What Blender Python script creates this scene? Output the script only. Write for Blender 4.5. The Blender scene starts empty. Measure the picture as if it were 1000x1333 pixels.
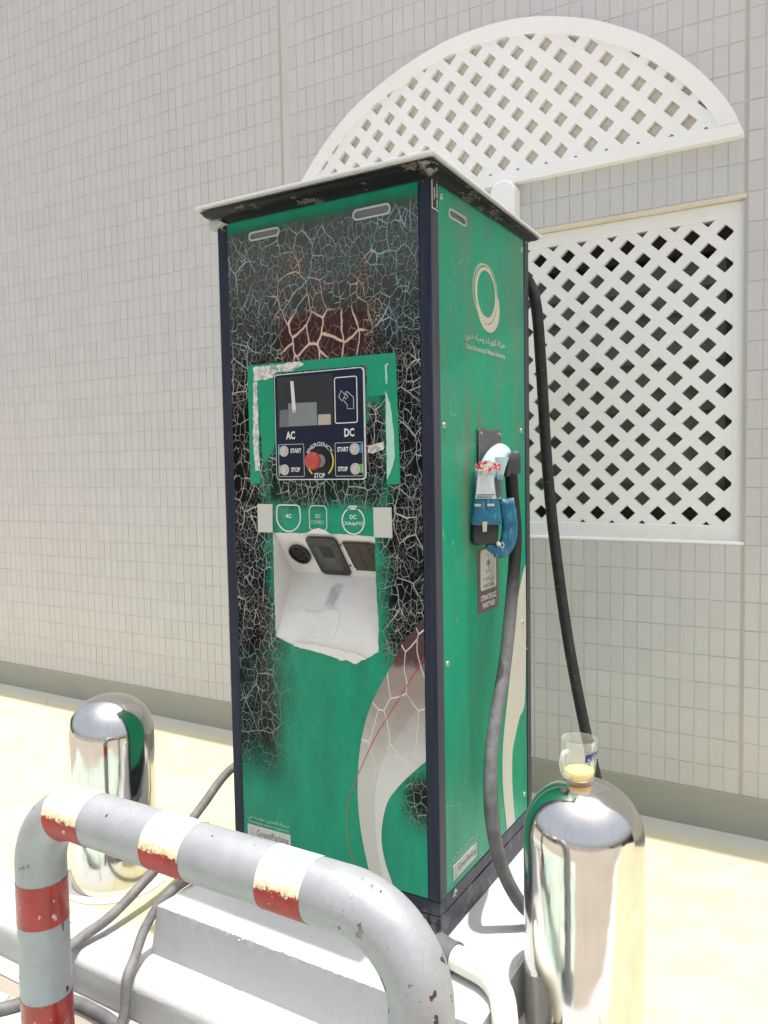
import bpy, bmesh, math, random
from math import sin, cos, pi, radians, sqrt
from mathutils import Vector, Matrix
random.seed(7)
S = bpy.context.scene
COL = S.collection

# ------------------------------------------------------------------ camera
YAW, PITCH, ROLL, FPX = -0.5371373, 0.0597473, -0.0175363, 1030.896
CAMLOC = Vector((0.785782, -1.536872, 0.984920))
fw = Vector((sin(YAW)*cos(PITCH), cos(YAW)*cos(PITCH), -sin(PITCH)))
r0 = Vector((cos(YAW), -sin(YAW), 0)); u0 = r0.cross(fw)
rt = r0*cos(ROLL) + u0*sin(ROLL); up = -r0*sin(ROLL) + u0*cos(ROLL)
cd = bpy.data.cameras.new('camera'); cam = bpy.data.objects.new('camera', cd); COL.objects.link(cam)
cd.sensor_fit = 'VERTICAL'; cd.sensor_height = 36.0; cd.lens = 36.0*FPX/1333.0
cd.clip_start = 0.05; cd.clip_end = 400
cam.matrix_world = Matrix.Translation(CAMLOC) @ Matrix((rt, up, -fw)).transposed().to_4x4()
S.camera = cam

# ------------------------------------------------------------------ world, sun, exposure
SUNV = Vector((0.098, 0.043, 1.0)).normalized()
w = bpy.data.worlds.new('World'); S.world = w; w.use_nodes = True
wn = w.node_tree; wn.nodes.clear()
sky = wn.nodes.new('ShaderNodeTexSky'); sky.sky_type = 'NISHITA'; sky.sun_disc = False
sky.sun_elevation = math.asin(SUNV.z); sky.sun_rotation = math.atan2(SUNV.x, SUNV.y)
sky.air_density = 1.0; sky.dust_density = 6.0; sky.ozone_density = 0.6
hs = wn.nodes.new('ShaderNodeHueSaturation'); hs.inputs['Saturation'].default_value = 0.5
bg = wn.nodes.new('ShaderNodeBackground'); bg.inputs['Strength'].default_value = 0.15
wo = wn.nodes.new('ShaderNodeOutputWorld')
wn.links.new(sky.outputs[0], hs.inputs['Color']); wn.links.new(hs.outputs[0], bg.inputs[0]); wn.links.new(bg.outputs[0], wo.inputs[0])
sl = bpy.data.lights.new('sun', 'SUN'); sl.energy = 3.2; sl.angle = radians(0.53); sl.color = (1, .985, .96)
so = bpy.data.objects.new('sun', sl); COL.objects.link(so); so.location = (0, 0, 8)
so.rotation_euler = SUNV.to_track_quat('Z', 'Y').to_euler()
S.view_settings.view_transform = 'Standard'; S.view_settings.look = 'None'
S.view_settings.gamma = 1; S.view_settings.use_curve_mapping = False
S.view_settings.exposure = 0.66
S.render.engine = 'CYCLES'
try:
    S.cycles.use_denoising = True
    S.cycles.max_bounces = 10; S.cycles.transmission_bounces = 8; S.cycles.glossy_bounces = 5; S.cycles.diffuse_bounces = 5
except Exception: pass

# ------------------------------------------------------------------ node helpers
class NT:
    def __init__(s, name):
        m = bpy.data.materials.new(name); m.use_nodes = True
        s.m = m; s.t = m.node_tree; s.b = s.t.nodes['Principled BSDF']; s.out = s.t.nodes['Material Output']
    def n(s, typ, **kw):
        x = s.t.nodes.new(typ)
        for k, v in kw.items(): setattr(x, k, v)
        return x
    def put(s, sock, v):
        if isinstance(v, bpy.types.NodeSocket): s.t.links.new(v, sock)
        elif v is not None:
            if isinstance(v, (tuple, list)) and len(v) == 3 and sock.type == 'RGBA': v = (*v, 1)
            sock.default_value = v
    def ma(s, op, a, b=None, c=None, clamp=False):
        x = s.n('ShaderNodeMath', operation=op, use_clamp=clamp); s.put(x.inputs[0], a)
        if b is not None: s.put(x.inputs[1], b)
        if c is not None: s.put(x.inputs[2], c)
        return x.outputs[0]
    def add(s, a, b): return s.ma('ADD', a, b)
    def sub(s, a, b): return s.ma('SUBTRACT', a, b)
    def mul(s, a, b): return s.ma('MULTIPLY', a, b)
    def mx(s, a, b): return s.ma('MAXIMUM', a, b)
    def mn(s, a, b): return s.ma('MINIMUM', a, b)
    def inv(s, a): return s.ma('SUBTRACT', 1.0, a)
    def ss(s, x, a, b, o0=0., o1=1.):
        r = s.n('ShaderNodeMapRange', interpolation_type='SMOOTHSTEP')
        if a > b: a, b, o0, o1 = b, a, o1, o0
        s.put(r.inputs['Value'], x); r.inputs['From Min'].default_value = a; r.inputs['From Max'].default_value = b
        r.inputs['To Min'].default_value = o0; r.inputs['To Max'].default_value = o1
        return r.outputs['Result']
    def band(s, x, a0, a1, b1, b0): return s.mul(s.ss(x, a0, a1), s.ss(x, b0, b1))
    def mix(s, f, a, b, mode='MIX'):
        x = s.n('ShaderNodeMix', data_type='RGBA', blend_type=mode)
        s.put(x.inputs[0], f); s.put(x.inputs[6], a); s.put(x.inputs[7], b); return x.outputs[2]
    def pos(s, off=(0, 0, 0)):
        g = s.n('ShaderNodeTexCoord'); v = s.n('ShaderNodeVectorMath', operation='ADD')
        s.t.links.new(g.outputs['Object'], v.inputs[0]); v.inputs[1].default_value = off
        return v.outputs[0]
    def wpos(s): return s.n('ShaderNodeNewGeometry').outputs['Position']
    def xyz(s, v):
        x = s.n('ShaderNodeSeparateXYZ'); s.put(x.inputs[0], v); return x.outputs
    def vec(s, x, y, z):
        c = s.n('ShaderNodeCombineXYZ')
        for i, q in enumerate((x, y, z)): s.put(c.inputs[i], q)
        return c.outputs[0]
    def scl(s, v, k):
        x = s.n('ShaderNodeVectorMath', operation='MULTIPLY'); s.put(x.inputs[0], v); x.inputs[1].default_value = k if isinstance(k, tuple) else (k, k, k)
        return x.outputs[0]
    def vadd(s, a, b):
        x = s.n('ShaderNodeVectorMath', operation='ADD'); s.put(x.inputs[0], a); s.put(x.inputs[1], b); return x.outputs[0]
    def noise(s, v, scale, detail=3., rough=.55, col=False):
        x = s.n('ShaderNodeTexNoise'); s.put(x.inputs['Vector'], v); x.inputs['Scale'].default_value = scale
        x.inputs['Detail'].default_value = detail; x.inputs['Roughness'].default_value = rough
        return x.outputs[1 if col else 0]
    def voro(s, v, scale, feature='DISTANCE_TO_EDGE', dims='3D', rnd=1.0):
        x = s.n('ShaderNodeTexVoronoi', feature=feature, voronoi_dimensions=dims); s.put(x.inputs['Vector'], v)
        x.inputs['Scale'].default_value = scale; x.inputs['Randomness'].default_value = rnd
        return x.outputs[0]
    def white(s, v):
        x = s.n('ShaderNodeTexWhiteNoise', noise_dimensions='3D'); s.put(x.inputs[0], v); return x.outputs[0]
    def bump(s, h, dist=.001, strength=1., normal=None):
        x = s.n('ShaderNodeBump'); x.inputs['Distance'].default_value = dist; x.inputs['Strength'].default_value = strength
        s.put(x.inputs['Height'], h)
        if normal is not None: s.put(x.inputs['Normal'], normal)
        return x.outputs[0]
    def fin(s, col=None, rough=None, metal=None, nrm=None, **kw):
        b = s.b
        if col is not None: s.put(b.inputs['Base Color'], col)
        if rough is not None: s.put(b.inputs['Roughness'], rough)
        if metal is not None: s.put(b.inputs['Metallic'], metal)
        if nrm is not None: s.put(b.inputs['Normal'], nrm)
        for k, v in kw.items(): s.put(b.inputs[k.replace('_', ' ')], v)
        return s.m

def plain(name, col, rough=.5, metal=0., var=.12, sc=30., bumpd=0.0, wp=False, **kw):
    t = NT(name); p = t.wpos() if wp else t.pos()
    n = t.noise(p, sc, 4)
    n2 = t.noise(p, sc*.18, 3)
    f = t.ma('MULTIPLY_ADD', t.add(n, n2), var, 1-var)
    x = t.n('ShaderNodeVectorMath', operation='SCALE'); x.inputs[0].default_value = col; t.put(x.inputs['Scale'], f)
    nr = t.bump(n, bumpd) if bumpd else None
    return t.fin(x.outputs[0], t.ma('MULTIPLY_ADD', n2, .2, rough-.1) if rough > .15 else rough, metal, nr, **kw)

M = {}
# ---- painted concrete
def concrete(name, col, dirt=(.33, .30, .25), dirtk=.5, sc=1., rough=.75):
    t = NT(name); p = t.wpos()
    big = t.noise(p, 3*sc, 5, .6); fine = t.noise(p, 90*sc, 4, .7); spk = t.noise(p, 260*sc, 2)
    c = t.mix(t.mul(t.ss(big, .5, .78), dirtk*.6), col, dirt)
    c = t.mix(t.mul(t.ss(fine, .60, .75), dirtk*.5), c, dirt)
    c = t.mix(t.mul(t.ss(spk, .68, .74), dirtk), c, tuple(q*.5 for q in dirt))
    nr = t.bump(t.add(t.mul(fine, .7), t.mul(big, 1.5)), .0012*1.4)
    return t.fin(c, rough, 0., nr)
M['plinth'] = concrete('white_painted_concrete', (.50, .505, .51), (.27, .25, .22), .8)
M['kerb'] = concrete('kerb_paint', (.52, .515, .505), (.34, .31, .27), .6)
def mat_sidewalk():
    t = NT('pale_yellow_floor_paint'); p = t.wpos(); x, y, z = t.xyz(p)
    big = t.noise(p, 2.2, 4, .6); mid = t.noise(p, 9, 4, .6); fine = t.noise(p, 120, 4, .7)
    yl = t.mix(t.ss(mid, .3, .7), (.51, .47, .275), (.53, .50, .345))
    yl = t.mix(t.mul(t.ss(big, .45, .75), .7), yl, (.50, .48, .38))
    # white painted strip along the kerb, worn boundary
    e = t.add(y, t.mul(t.sub(mid, .5), .10))
    yl = t.mix(t.ss(e, -.12, -.19), yl, (.53, .525, .50))
    # greyer strip along the wall foot
    yl = t.mix(t.mul(t.ss(t.add(y, t.mul(t.sub(mid, .5), .05)), 1.00, 1.12), .75), yl, (.44, .46, .44))
    yl = t.mix(t.mul(t.ss(fine, .62, .72), .35), yl, (.45, .42, .33))
    cw = t.vadd(t.vec(x, y, 0.), t.scl(t.noise(p, 6, 4, .6, col=True), .12)); ck = t.voro(cw, 1.7, dims='2D'); yl = t.mix(t.mul(t.ss(ck, .006, .001), t.mul(t.ss(t.noise(p, 2, 2), .48, .56), .7)), yl, (.28, .25, .19))
    gr = t.voro(t.vec(x, y, 0.), 55, feature='F1', dims='2D'); yl = t.mix(t.mul(t.ss(gr, .10, .05), t.ss(t.noise(p, 5, 2), .5, .62)), yl, (.26, .23, .18))
    jx = t.ma('ABSOLUTE', t.sub(t.ma('FRACT', t.add(t.mul(x, 1.25), .1)), .5)); yl = t.mix(t.mul(t.ss(jx, .004, .0015), .35), yl, (.36, .34, .28))
    return t.fin(yl, .7, 0., t.bump(t.add(fine, t.mul(mid, 2)), .0012))
M['sidewalk'] = mat_sidewalk()
M['skirt'] = concrete('grey_green_skirting', (.36, .36, .31), (.25, .24, .2), .5, 1.3)
M['street'] = concrete('sand_coloured_paving', (.31, .275, .225), (.2, .17, .13), .6, .6)
def mat_stone():
    t = NT('teal_crazy_paving'); p = t.wpos()
    o = t.n('ShaderNodeObjectInfo').outputs['Random']
    n = t.noise(p, 25, 4, .6); f = t.noise(p, 150, 3)
    c = t.mix(t.ss(n, .35, .7), (.30, .47, .42), (.50, .60, .52))
    c = t.mix(t.mul(o, .5), c, (.60, .58, .46)); c = t.mix(t.mul(t.ss(f, .55, .7), .4), c, (.62, .55, .44))
    return t.fin(c, .6, 0., t.bump(f, .001))
M['stone'] = mat_stone()
# ---- wall tiles
def mat_tile():
    t = NT('grey_glazed_tile'); p = t.wpos(); x, y, z = t.xyz(p)
    cx = t.ma('FLOOR', t.ma('DIVIDE', t.sub(x, .4786), .0456)); cz = t.ma('FLOOR', t.ma('DIVIDE', t.add(z, .0127), .0906))
    r1 = t.white(t.vec(cx, 0., cz)); big = t.noise(t.vec(x, 0., z), .8, 3); mid = t.noise(t.vec(x, 0., z), 6, 3)
    # brushed vertical streaks inside each tile
    st = t.noise(t.vec(t.mul(x, 260), 0., t.mul(z, 3)), 1., 3, .6); fine = t.noise(p, 300, 2)
    k = t.add(.945, t.add(t.mul(r1, .055), t.add(t.mul(t.sub(st, .5), .12), t.mul(t.sub(mid, .5), .06))))
    v = t.n('ShaderNodeVectorMath', operation='SCALE'); t.put(v.inputs[0], t.mix(t.ss(big, .4, .65), (.590, .583, .575), (.600, .580, .578))); t.put(v.inputs['Scale'], k)
    low = t.ss(t.add(z, t.mul(t.sub(mid, .5), .25)), .25, -.1)
    c = t.mix(t.mul(low, .25), v.outputs[0], (.53, .50, .495))
    return t.fin(c, t.ma('MULTIPLY_ADD', r1, .12, .38), 0., t.bump(t.add(st, t.mul(fine, .2)), .0004))
M['tile'] = mat_tile()
M['grout'] = concrete('tile_grout', (.60, .585, .565), (.36, .33, .30), .6)
M['joint'] = plain('mastic_joint', (.44, .42, .39), .7, 0, .2, 20, wp=True)
M['white_screen'] = concrete('white_painted_screen', (.87, .87, .86), (.66, .60, .50), .3, 1.2, .6)
M['cream'] = concrete('cream_bounce_tint', (.72, .66, .53), (.45, .38, .27), .5, 2, .7)  # warm bounce light of the shaded opening put into this tint
M['beige_back'] = concrete('beige_render', (.70, .65, .57), (.4, .34, .26), .4, 2, .8)
M['dark_room'] = plain('dark_interior', (.085, .066, .050), .8, 0, .5, 4)
M['louvre'] = plain('dusty_green_louvre_glass', (.36, .39, .36), .25, 0, .85, 4)
M['brown'] = plain('brown_window_rail', (.10, .07, .05), .5, 0, .3, 20)

# ---- cabinet: burnt, crazed green vinyl
def crack_stack(t, p, base, force=None):
    x, y, z = t.xyz(p); q = t.vec(x, 0., z)
    wob = t.noise(q, 9, 4, .6); wobf = t.noise(q, 45, 4, .65); dst = t.noise(q, 16, 1, .4, col=True)
    xx = t.add(x, t.mul(t.sub(wob, .5), .09)); zz = t.add(z, t.mul(t.sub(t.noise(t.vadd(q, (3.3, 0., 1.7)), 8, 4, .6), .5), .10))
    xx = t.add(xx, t.mul(t.sub(wobf, .5), .05)); zz = t.add(zz, t.mul(t.sub(wobf, .5), .03))
    top = t.mul(t.ss(zz, 1.13, 1.19), t.ss(z, 1.590, 1.545))
    left = t.mul(t.ss(xx, -.425, -.50), t.band(zz, .40, .52, 1.3, 1.4))
    left2 = t.mul(t.ss(xx, -.38, -.49), t.band(zz, .12, .30, .62, .74))
    right = t.mul(t.ss(xx, -.165, -.105), t.band(zz, .47, .60, 1.3, 1.4))
    under = t.mul(t.band(xx, -.50, -.44, -.16, -.10), t.band(zz, .865, .915, 1.02, 1.06))
    smut = t.mul(t.band(xx, -.19, -.175, -.135, -.12), t.band(zz, .90, .96, 1.09, 1.14))
    blob = t.mul(t.ss(xx, -.11, -.05), t.band(zz, .12, .21, .26, .31))
    blk = t.mx(t.mx(t.mx(top, left), t.mx(right, t.mul(under, .93))), t.mx(t.mul(left2, .95), t.mx(t.mul(blob, .95), smut)))
    zone = t.mx(blk, t.mul(t.mul(t.ss(xx, -.12, -.60), t.ss(zz, .1, .25)), .5))
    ash = t.mix(t.mul(top, t.ss(zz, 1.18, 1.5)), (.006, .006, .007), (.072, .074, .068))
    soot_n = t.noise(q, 120, 3, .7); ash = t.mix(t.mul(t.ss(soot_n, .5, .75), .5), ash, t.mix(top, (.018, .017, .016), (.075, .073, .066)))
    stre = t.noise(t.vec(t.mul(x, 90), 0., t.mul(z, 7)), 1., 3)
    ash = t.mix(t.mul(t.ss(stre, .5, .75), t.mul(top, .45)), ash, (.07, .075, .072))
    mar = t.mul(t.band(t.add(x, t.mul(t.sub(wobf, .5), .02)), -.415, -.40, -.18, -.165), t.band(z, 1.23, 1.245, 1.33, 1.352))
    ash = t.mix(t.mul(mar, .8), ash, (.048, .022, .024))
    brn = t.mul(t.band(xx, -.52, -.47, -.42, -.37), t.band(zz, .2, .3, .6, .66)); ash = t.mix(t.mul(brn, .6), ash, (.045, .028, .02))
    spray = t.mul(t.ss(wobf, .62, .78), t.mul(t.inv(blk), t.ss(zone, 0.02, .4)))
    c = t.mix(blk, base, ash); c = t.mix(t.mul(spray, .5), c, (.01, .03, .02))
    # crazing: two sizes of cell, edges bent by noise
    q2 = t.vec(x, z, 0.); d1 = t.vadd(q2, t.scl(t.vadd(dst, (-.5, -.5, -.5)), .030))
    d1 = t.vadd(d1, t.scl(t.vadd(t.noise(q, 70, 2, .5, col=True), (-.5, -.5, -.5)), .005))
    stretch = t.scl(d1, (1., .66, 1.))
    e1 = t.voro(stretch, 58, dims='2D'); e2 = t.voro(t.vadd(d1, (7., 3., 0.)), 88, dims='2D'); e3 = t.voro(t.vadd(stretch, (2., 9., 0.)), 21, dims='2D')
    wv = t.noise(q, 22, 3); wid = t.add(.028, t.mul(t.ss(wv, .38, .78), .045))
    l1 = t.inv(t.ma('DIVIDE', e1, wid, clamp=True)); l1 = t.ss(l1, 0., .55)
    l2 = t.mul(t.ss(e2, .070, .0), t.mul(t.ss(t.noise(q, 12, 2), .38, .56), .60))
    l3 = t.mul(t.ss(e3, .030, .008), t.ss(t.noise(q, 7, 2), .42, .56))
    present = t.ss(t.noise(t.vadd(q, (1., 0., 5.)), 26, 3), .38, .50)
    l3 = t.mx(l3, t.mul(t.ss(e3, .060, .022), mar)); l1 = t.mul(l1, t.ma('MULTIPLY_ADD', mar, -.72, 1.))
    ln = t.mx(t.mul(l1, present), t.mx(t.mul(l2, t.inv(mar)), l3))
    zm = t.mx(t.ss(blk, .25, .8), t.mul(t.ss(zone, .05, .5), .38)); zm = t.mul(t.mul(zm, t.ss(z, 1.568, 1.535)), t.ma('MULTIPLY_ADD', t.ss(zz, .35, .62), .5, .5))
    ln = t.mul(ln, zm)
    cn = t.noise(q, 5, 2)
    cc = t.mix(t.ss(z, 1.20, 1.32), t.mix(t.ss(cn, .4, .6), (.50, .49, .46), (.36, .41, .38)), t.mix(t.ss(t.add(cn, t.mul(x, .7)), .2, .5), (.34, .43, .43), (.26, .46, .52)))
    cc = t.mix(t.mul(t.band(xx, -.44, -.40, -.16, -.10), t.mx(t.band(z, 1.15, 1.2, 1.34, 1.37), t.mul(t.ss(t.noise(q, 14, 2), .52, .6), t.band(z, 1.2, 1.3, 1.45, 1.52)))), cc, (.66, .47, .39))
    cc = t.mix(t.mul(t.ss(x, -.22, -.12), t.ss(z, .62, .5)), cc, (.72, .66, .60))
    # pale fibres: bright big cracks over the maroon
    c = t.mix(t.mul(ln, .92), c, cc)
    rough = t.mix(blk, (.36, .36, .36), (.80, .80, .80))
    return c, rough, ln, blk, soot_n
FOFF = (0, 0, -.0971)
def mat_front():
    t = NT('burnt_crazed_green_vinyl'); p = t.pos(FOFF); x, y, z = t.xyz(p)
    n = t.noise(t.vec(x, 0., t.mul(z, .35)), 18, 4, .6); sc = t.noise(t.vec(t.mul(x, 14), 0., t.mul(z, 2.)), 6., 4, .7)
    g = t.mix(t.ss(n, .35, .7), (.002, .275, .155), (.005, .215, .122))
    g = t.mix(t.mul(t.ss(sc, .62, .78), .35), g, (.05, .30, .20))
    # dust at the lower part
    g = t.mix(t.mul(t.ss(t.noise(p, 60, 4, .7), .5, .8), .12), g, (.20, .30, .22))
    c, r, ln, blk, so_ = crack_stack(t, p, g)
    # straight thin scratches
    return t.fin(c, r, 0., t.bump(t.add(t.mul(ln, -1.), t.mul(so_, .25)), .0012), Specular_IOR_Level=t.ma('MULTIPLY_ADD', blk, -.20, .28))
M['front'] = mat_front()
def mat_swoosh(name, col):
    t = NT(name); p = t.pos(FOFF); x, y, z = t.xyz(p); q = t.vec(x, 0., z)
    n = t.noise(q, 25, 4, .65); f = t.noise(q, 150, 3)
    heat = t.ss(t.add(z, t.mul(t.sub(n, .5), .12)), .24, .50)
    c = t.mix(t.mul(t.ss(f, .5, .75), .25), col, (.36, .33, .28))
    c = t.mix(t.mul(heat, .78), c, (.22, .135, .115))
    c = t.mix(t.ss(t.add(z, t.mul(t.sub(n, .5), .05)), .515, .545), c, (.055, .018, .018))
    dst = t.noise(q, 14, 1, .4, col=True); d1 = t.vadd(q, t.scl(t.vadd(dst, (-.5, -.5, -.5)), .03))
    sx_ = t.xyz(d1); e = t.voro(t.vec(sx_[0], t.mul(sx_[2], .55), 0.), 17, dims='2D'); ln = t.mul(t.ss(e, .028, .008), t.mul(t.ss(z, .20, .34), t.ss(t.noise(q, 9, 2), .3, .5)))
    c = t.mix(t.mul(ln, .9), c, (.72, .66, .61))
    return t.fin(c, .5, 0., t.bump(ln, -.0006))
M['swoosh_a'] = mat_swoosh('cream_swoosh_print', (.50, .49, .43)); M['swoosh_b'] = mat_swoosh('pale_swoosh_print', (.60, .59, .55))
def mat_side():
    t = NT('dusty_green_side_vinyl'); p = t.pos(FOFF); x, y, z = t.xyz(p)
    n = t.noise(t.vec(0., t.mul(y, 1.), t.mul(z, .35)), 9, 5, .65); m2 = t.noise(t.vec(0., t.mul(y, 26), t.mul(z, 3.)), 1., 4, .6)
    n3 = t.noise(t.vec(0., y, z), 50, 4, .7)
    g = t.mix(t.ss(n, .3, .7), (.002, .325, .180), (.005, .265, .148))
    upd = t.add(t.mul(t.ss(z, .75, 1.3), .42), .05)
    d = t.mul(t.ss(t.add(t.mul(n, .85), t.mul(m2, .2)), .42, .66), upd)
    g = t.mix(d, g, (.15, .25, .175))
    # rub marks round the nozzle
    rub = t.mul(t.ss(t.ma('POWER', t.add(t.ma('POWER', t.ma('DIVIDE', t.sub(y, .24), .17), 2.), t.ma('POWER', t.ma('DIVIDE', t.sub(z, .93), .27), 2.)), .5), 1.15, .35), t.ss(m2, .35, .65))
    g = t.mix(t.mul(rub, .75), g, (.15, .155, .085))
    st = t.mul(t.band(y, .235, .262, .27, .30), t.ss(z, .9, .1)); g = t.mix(t.mul(st, .0), g, (.3, .4, .3))
    sc = t.voro(t.vadd(t.vec(y, t.mul(z, .25), 0.), t.scl(t.noise(p, 3, 2, col=True), .2)), 16, dims='2D')
    g = t.mix(t.mul(t.ss(sc, .012, .0), t.mul(t.ss(n3, .45, .6), .45)), g, (.45, .55, .45))
    return t.fin(g, t.ma('MULTIPLY_ADD', n, .3, .22), 0., t.bump(n3, .0002), Specular_IOR_Level=.28)
M['side'] = mat_side()
def mat_frame():
    t = NT('chipped_navy_steel'); p = t.pos(FOFF); x, y, z = t.xyz(p)
    n = t.noise(p, 22, 5, .7); f = t.noise(p, 120, 4, .7); v = t.noise(t.scl(p, (60., 60., 3.)), 1., 4, .6)
    c = t.mix(t.ss(v, .35, .7), (.012, .017, .036), (.022, .028, .048))
    c = t.mix(t.mul(t.ss(f, .58, .76), .4), c, (.12, .125, .14))
    gn = t.xyz(t.n('ShaderNodeNewGeometry').outputs['Normal'])[0]; c = t.mix(t.mul(t.ss(gn, .6, .9), t.ma('MULTIPLY_ADD', v, .5, .35)), c, (.10, .10, .112))  # greyer right-hand faces: grazing sunlight put into the colour
    pr = t.ss(t.add(n, t.mul(t.ss(z, 1.50, 1.62), .20)), .70, .72)
    c = t.mix(pr, c, (.32, .33, .33))
    low = t.mul(t.ss(z, .02, -.09), t.ss(n, .52, .6)); c = t.mix(t.mul(low, .7), c, (.20, .19, .18))
    return t.fin(c, .50, .0, t.bump(t.add(t.mul(pr, -.7), t.mul(f, .3)), .0006), Specular_IOR_Level=.25)
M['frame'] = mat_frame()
def mat_cornice():
    t = NT('worn_black_cornice'); p = t.pos(FOFF); x, y, z = t.xyz(p)
    n = t.noise(t.scl(p, (1., 1., 3.)), 11, 6, .75); f = t.noise(p, 100, 4, .7)
    c = t.mix(t.ss(f, .4, .7), (.006, .0065, .008), (.014, .015, .018))
    flk = t.mul(t.ss(n, .56, .585), t.inv(t.ss(n, .60, .625))); c = t.mix(flk, c, (.16, .145, .12))
    co = t.mx(t.ss(x, -.585, -.60), t.mul(t.ss(x, -.005, .010), t.ss(y, .0, -.02)))
    c = t.mix(t.mul(co, t.ss(n, .50, .53)), c, (.26, .255, .24))
    return t.fin(c, .45, 0., t.bump(t.add(flk, f), .001), Specular_IOR_Level=.25)
M['cornice'] = mat_cornice()
M['roof'] = plain('white_roof_sheet', (.74, .75, .77), .35, .1, .1, 30)
M['green_sticker'] = plain('glossy_green_sticker', (.003, .27, .145), .22, 0, .15, 25)
def mat_residue():
    t = NT('peeled_white_residue'); p = t.pos(FOFF); n = t.noise(p, 60, 4, .7); n2 = t.noise(p, 25, 3)
    c = t.mix(t.ss(n, .42, .62), (.66, .66, .62), (.36, .35, .31)); c = t.mix(t.ss(n2, .60, .66), c, (.12, .35, .24))
    return t.fin(c, .6, 0., t.bump(n, .001))
M['residue'] = mat_residue(); M['pale_film'] = plain('pale_green_film', (.38, .62, .52), .3, 0, .3, 60)
M['navy'] = plain('navy_control_face', (.008, .014, .034), .30, 0, .3, 40, Specular_IOR_Level=.25)
M['screen'] = plain('mottled_dark_display', (.032, .034, .036), .16, 0, .95, 9, Specular_IOR_Level=.25)  # display tone mottled by noise
M['board'] = plain('grey_inner_board', (.19, .215, .215), .3, 0, .4, 25); M['board2'] = plain('cream_inner_board', (.42, .38, .31), .35, 0, .2, 60)
M['needle'] = plain('off_white_plastic', (.62, .62, .60), .4, 0, .1)
M['print'] = plain('white_print', (.70, .71, .70), .4, 0, .12, 200); M['print_worn'] = plain('worn_white_print', (.45, .58, .50), .5, 0, .5, 260)
M['print_dust'] = plain('dusty_print', (.55, .55, .47), .5, 0, .2, 120); M['print_dark'] = plain('dark_grey_print', (.08, .085, .085), .5)
M['plate'] = concrete('dull_white_sticker', (.55, .55, .50), (.34, .33, .29), .9, 4)
M['steel'] = plain('brushed_steel', (.60, .58, .55), .3, .85, .2, 150)
M['swoosh_side'] = plain('cream_side_print', (.56, .55, .47), .45, 0, .15, 60)
M['blue'] = plain('blue_tab', (.02, .22, .42), .4); M['lime'] = plain('lime_tab', (.14, .42, .08), .4); M['yellow'] = plain('yellow_arc', (.62, .56, .03), .4)
M['red_btn'] = plain('faded_red_plastic', (.44, .055, .035), .42, 0, .3, 60)
M['offwhite_btn'] = plain('pale_metal_bezel', (.50, .50, .49), .35, .3, .2, 120); M['grey_btn'] = plain('grey_plastic', (.32, .33, .34), .45, 0, .2)
def mat_recess():
    t = NT('scuffed_white_plastic'); p = t.pos(FOFF); n = t.noise(p, 40, 5, .7); b = t.noise(p, 9, 4, .6); x, y, z = t.xyz(p)
    c = t.mix(t.mul(t.ss(b, .4, .7), .35), (.66, .65, .62), (.50, .47, .41)); c = t.mix(t.mul(t.ss(n, .64, .72), .5), c, (.40, .40, .40))
    sm = t.mul(t.band(t.add(x, t.mul(z, -.18)), -.455, -.440, -.425, -.41), t.band(z, .63, .65, .685, .70)); c = t.mix(t.mul(sm, t.mul(t.ss(n, .35, .55), .75)), c, (.28, .29, .33))
    return t.fin(c, .5, 0., t.bump(t.add(n, b), .0012))
M['recess'] = mat_recess(); M['ragged'] = concrete('torn_white_vinyl', (.72, .69, .64), (.5, .4, .33), .5, 3)
M['black_plastic'] = plain('black_plastic', (.014, .014, .015), .32, 0, .4, 60, bumpd=.0003)
M['black_matte'] = plain('black_socket_inside', (.008, .008, .008), .6); M['grille'] = plain('dusty_brown_grille', (.055, .042, .03), .7, 0, .7, 90)
M['funnel'] = plain('scuffed_black_funnel', (.035, .035, .036), .22, 0, .9, 50)
M['slot'] = plain('grey_violet_slot', (.17, .155, .17), .5, 0, .3); M['rim'] = plain('pale_slot_rim', (.42, .47, .46), .45, 0, .2)
M['screw'] = plain('pale_screw', (.50, .58, .50), .4, .3, .3, 200)
M['taupe'] = plain('taupe_sticker', (.125, .095, .085), .45, 0, .2); M['black_sticker'] = plain('black_asset_sticker', (.012, .011, .013), .4)
M['red_line'] = plain('red_scratch_line', (.50, .035, .04), .5); M['brown_line'] = plain('ochre_line', (.24, .19, .06), .5)
M['logo_line'] = plain('dusty_cream_print', (.58, .55, .44), .5, 0, .2, 120)
# nozzle
def mat_nozzle(name, sunlit_z):
    t = NT(name); p = t.pos((.06, .23, .77)); x, y, z = t.xyz(p); n = t.noise(p, 45, 5, .7); m2 = t.noise(t.scl(p, (160., 160., 30.)), 1., 3)
    c = t.mix(t.ss(n, .35, .65), (.003, .10, .20), (.008, .16, .28)); c = t.mix(t.mul(t.ss(m2, .55, .75), .5), c, (.25, .48, .58))
    f = t.ss(t.add(z, t.mul(t.sub(n, .5), .08)), sunlit_z[0], sunlit_z[1]); c = t.mix(t.mul(f, .88), c, (.55, .72, .77))  # pale upper end: direct sun on the plastic painted into its colour
    return t.fin(c, .42, 0., t.bump(n, .0008))
M['noz'] = mat_nozzle('sunlit_top_blue_plastic', (.925, .975)); M['noz_h'] = mat_nozzle('blue_handle_plastic', (.885, .925))
M['worn_label'] = concrete('worn_white_label', (.62, .66, .68), (.15, .38, .52), .9, 5)
M['holder'] = plain('grey_black_holder', (.05, .052, .058), .5, 0, .4, 60); M['steelplate'] = plain('dull_grey_plate', (.14, .145, .16), .45, .3, .3, 20)
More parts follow.
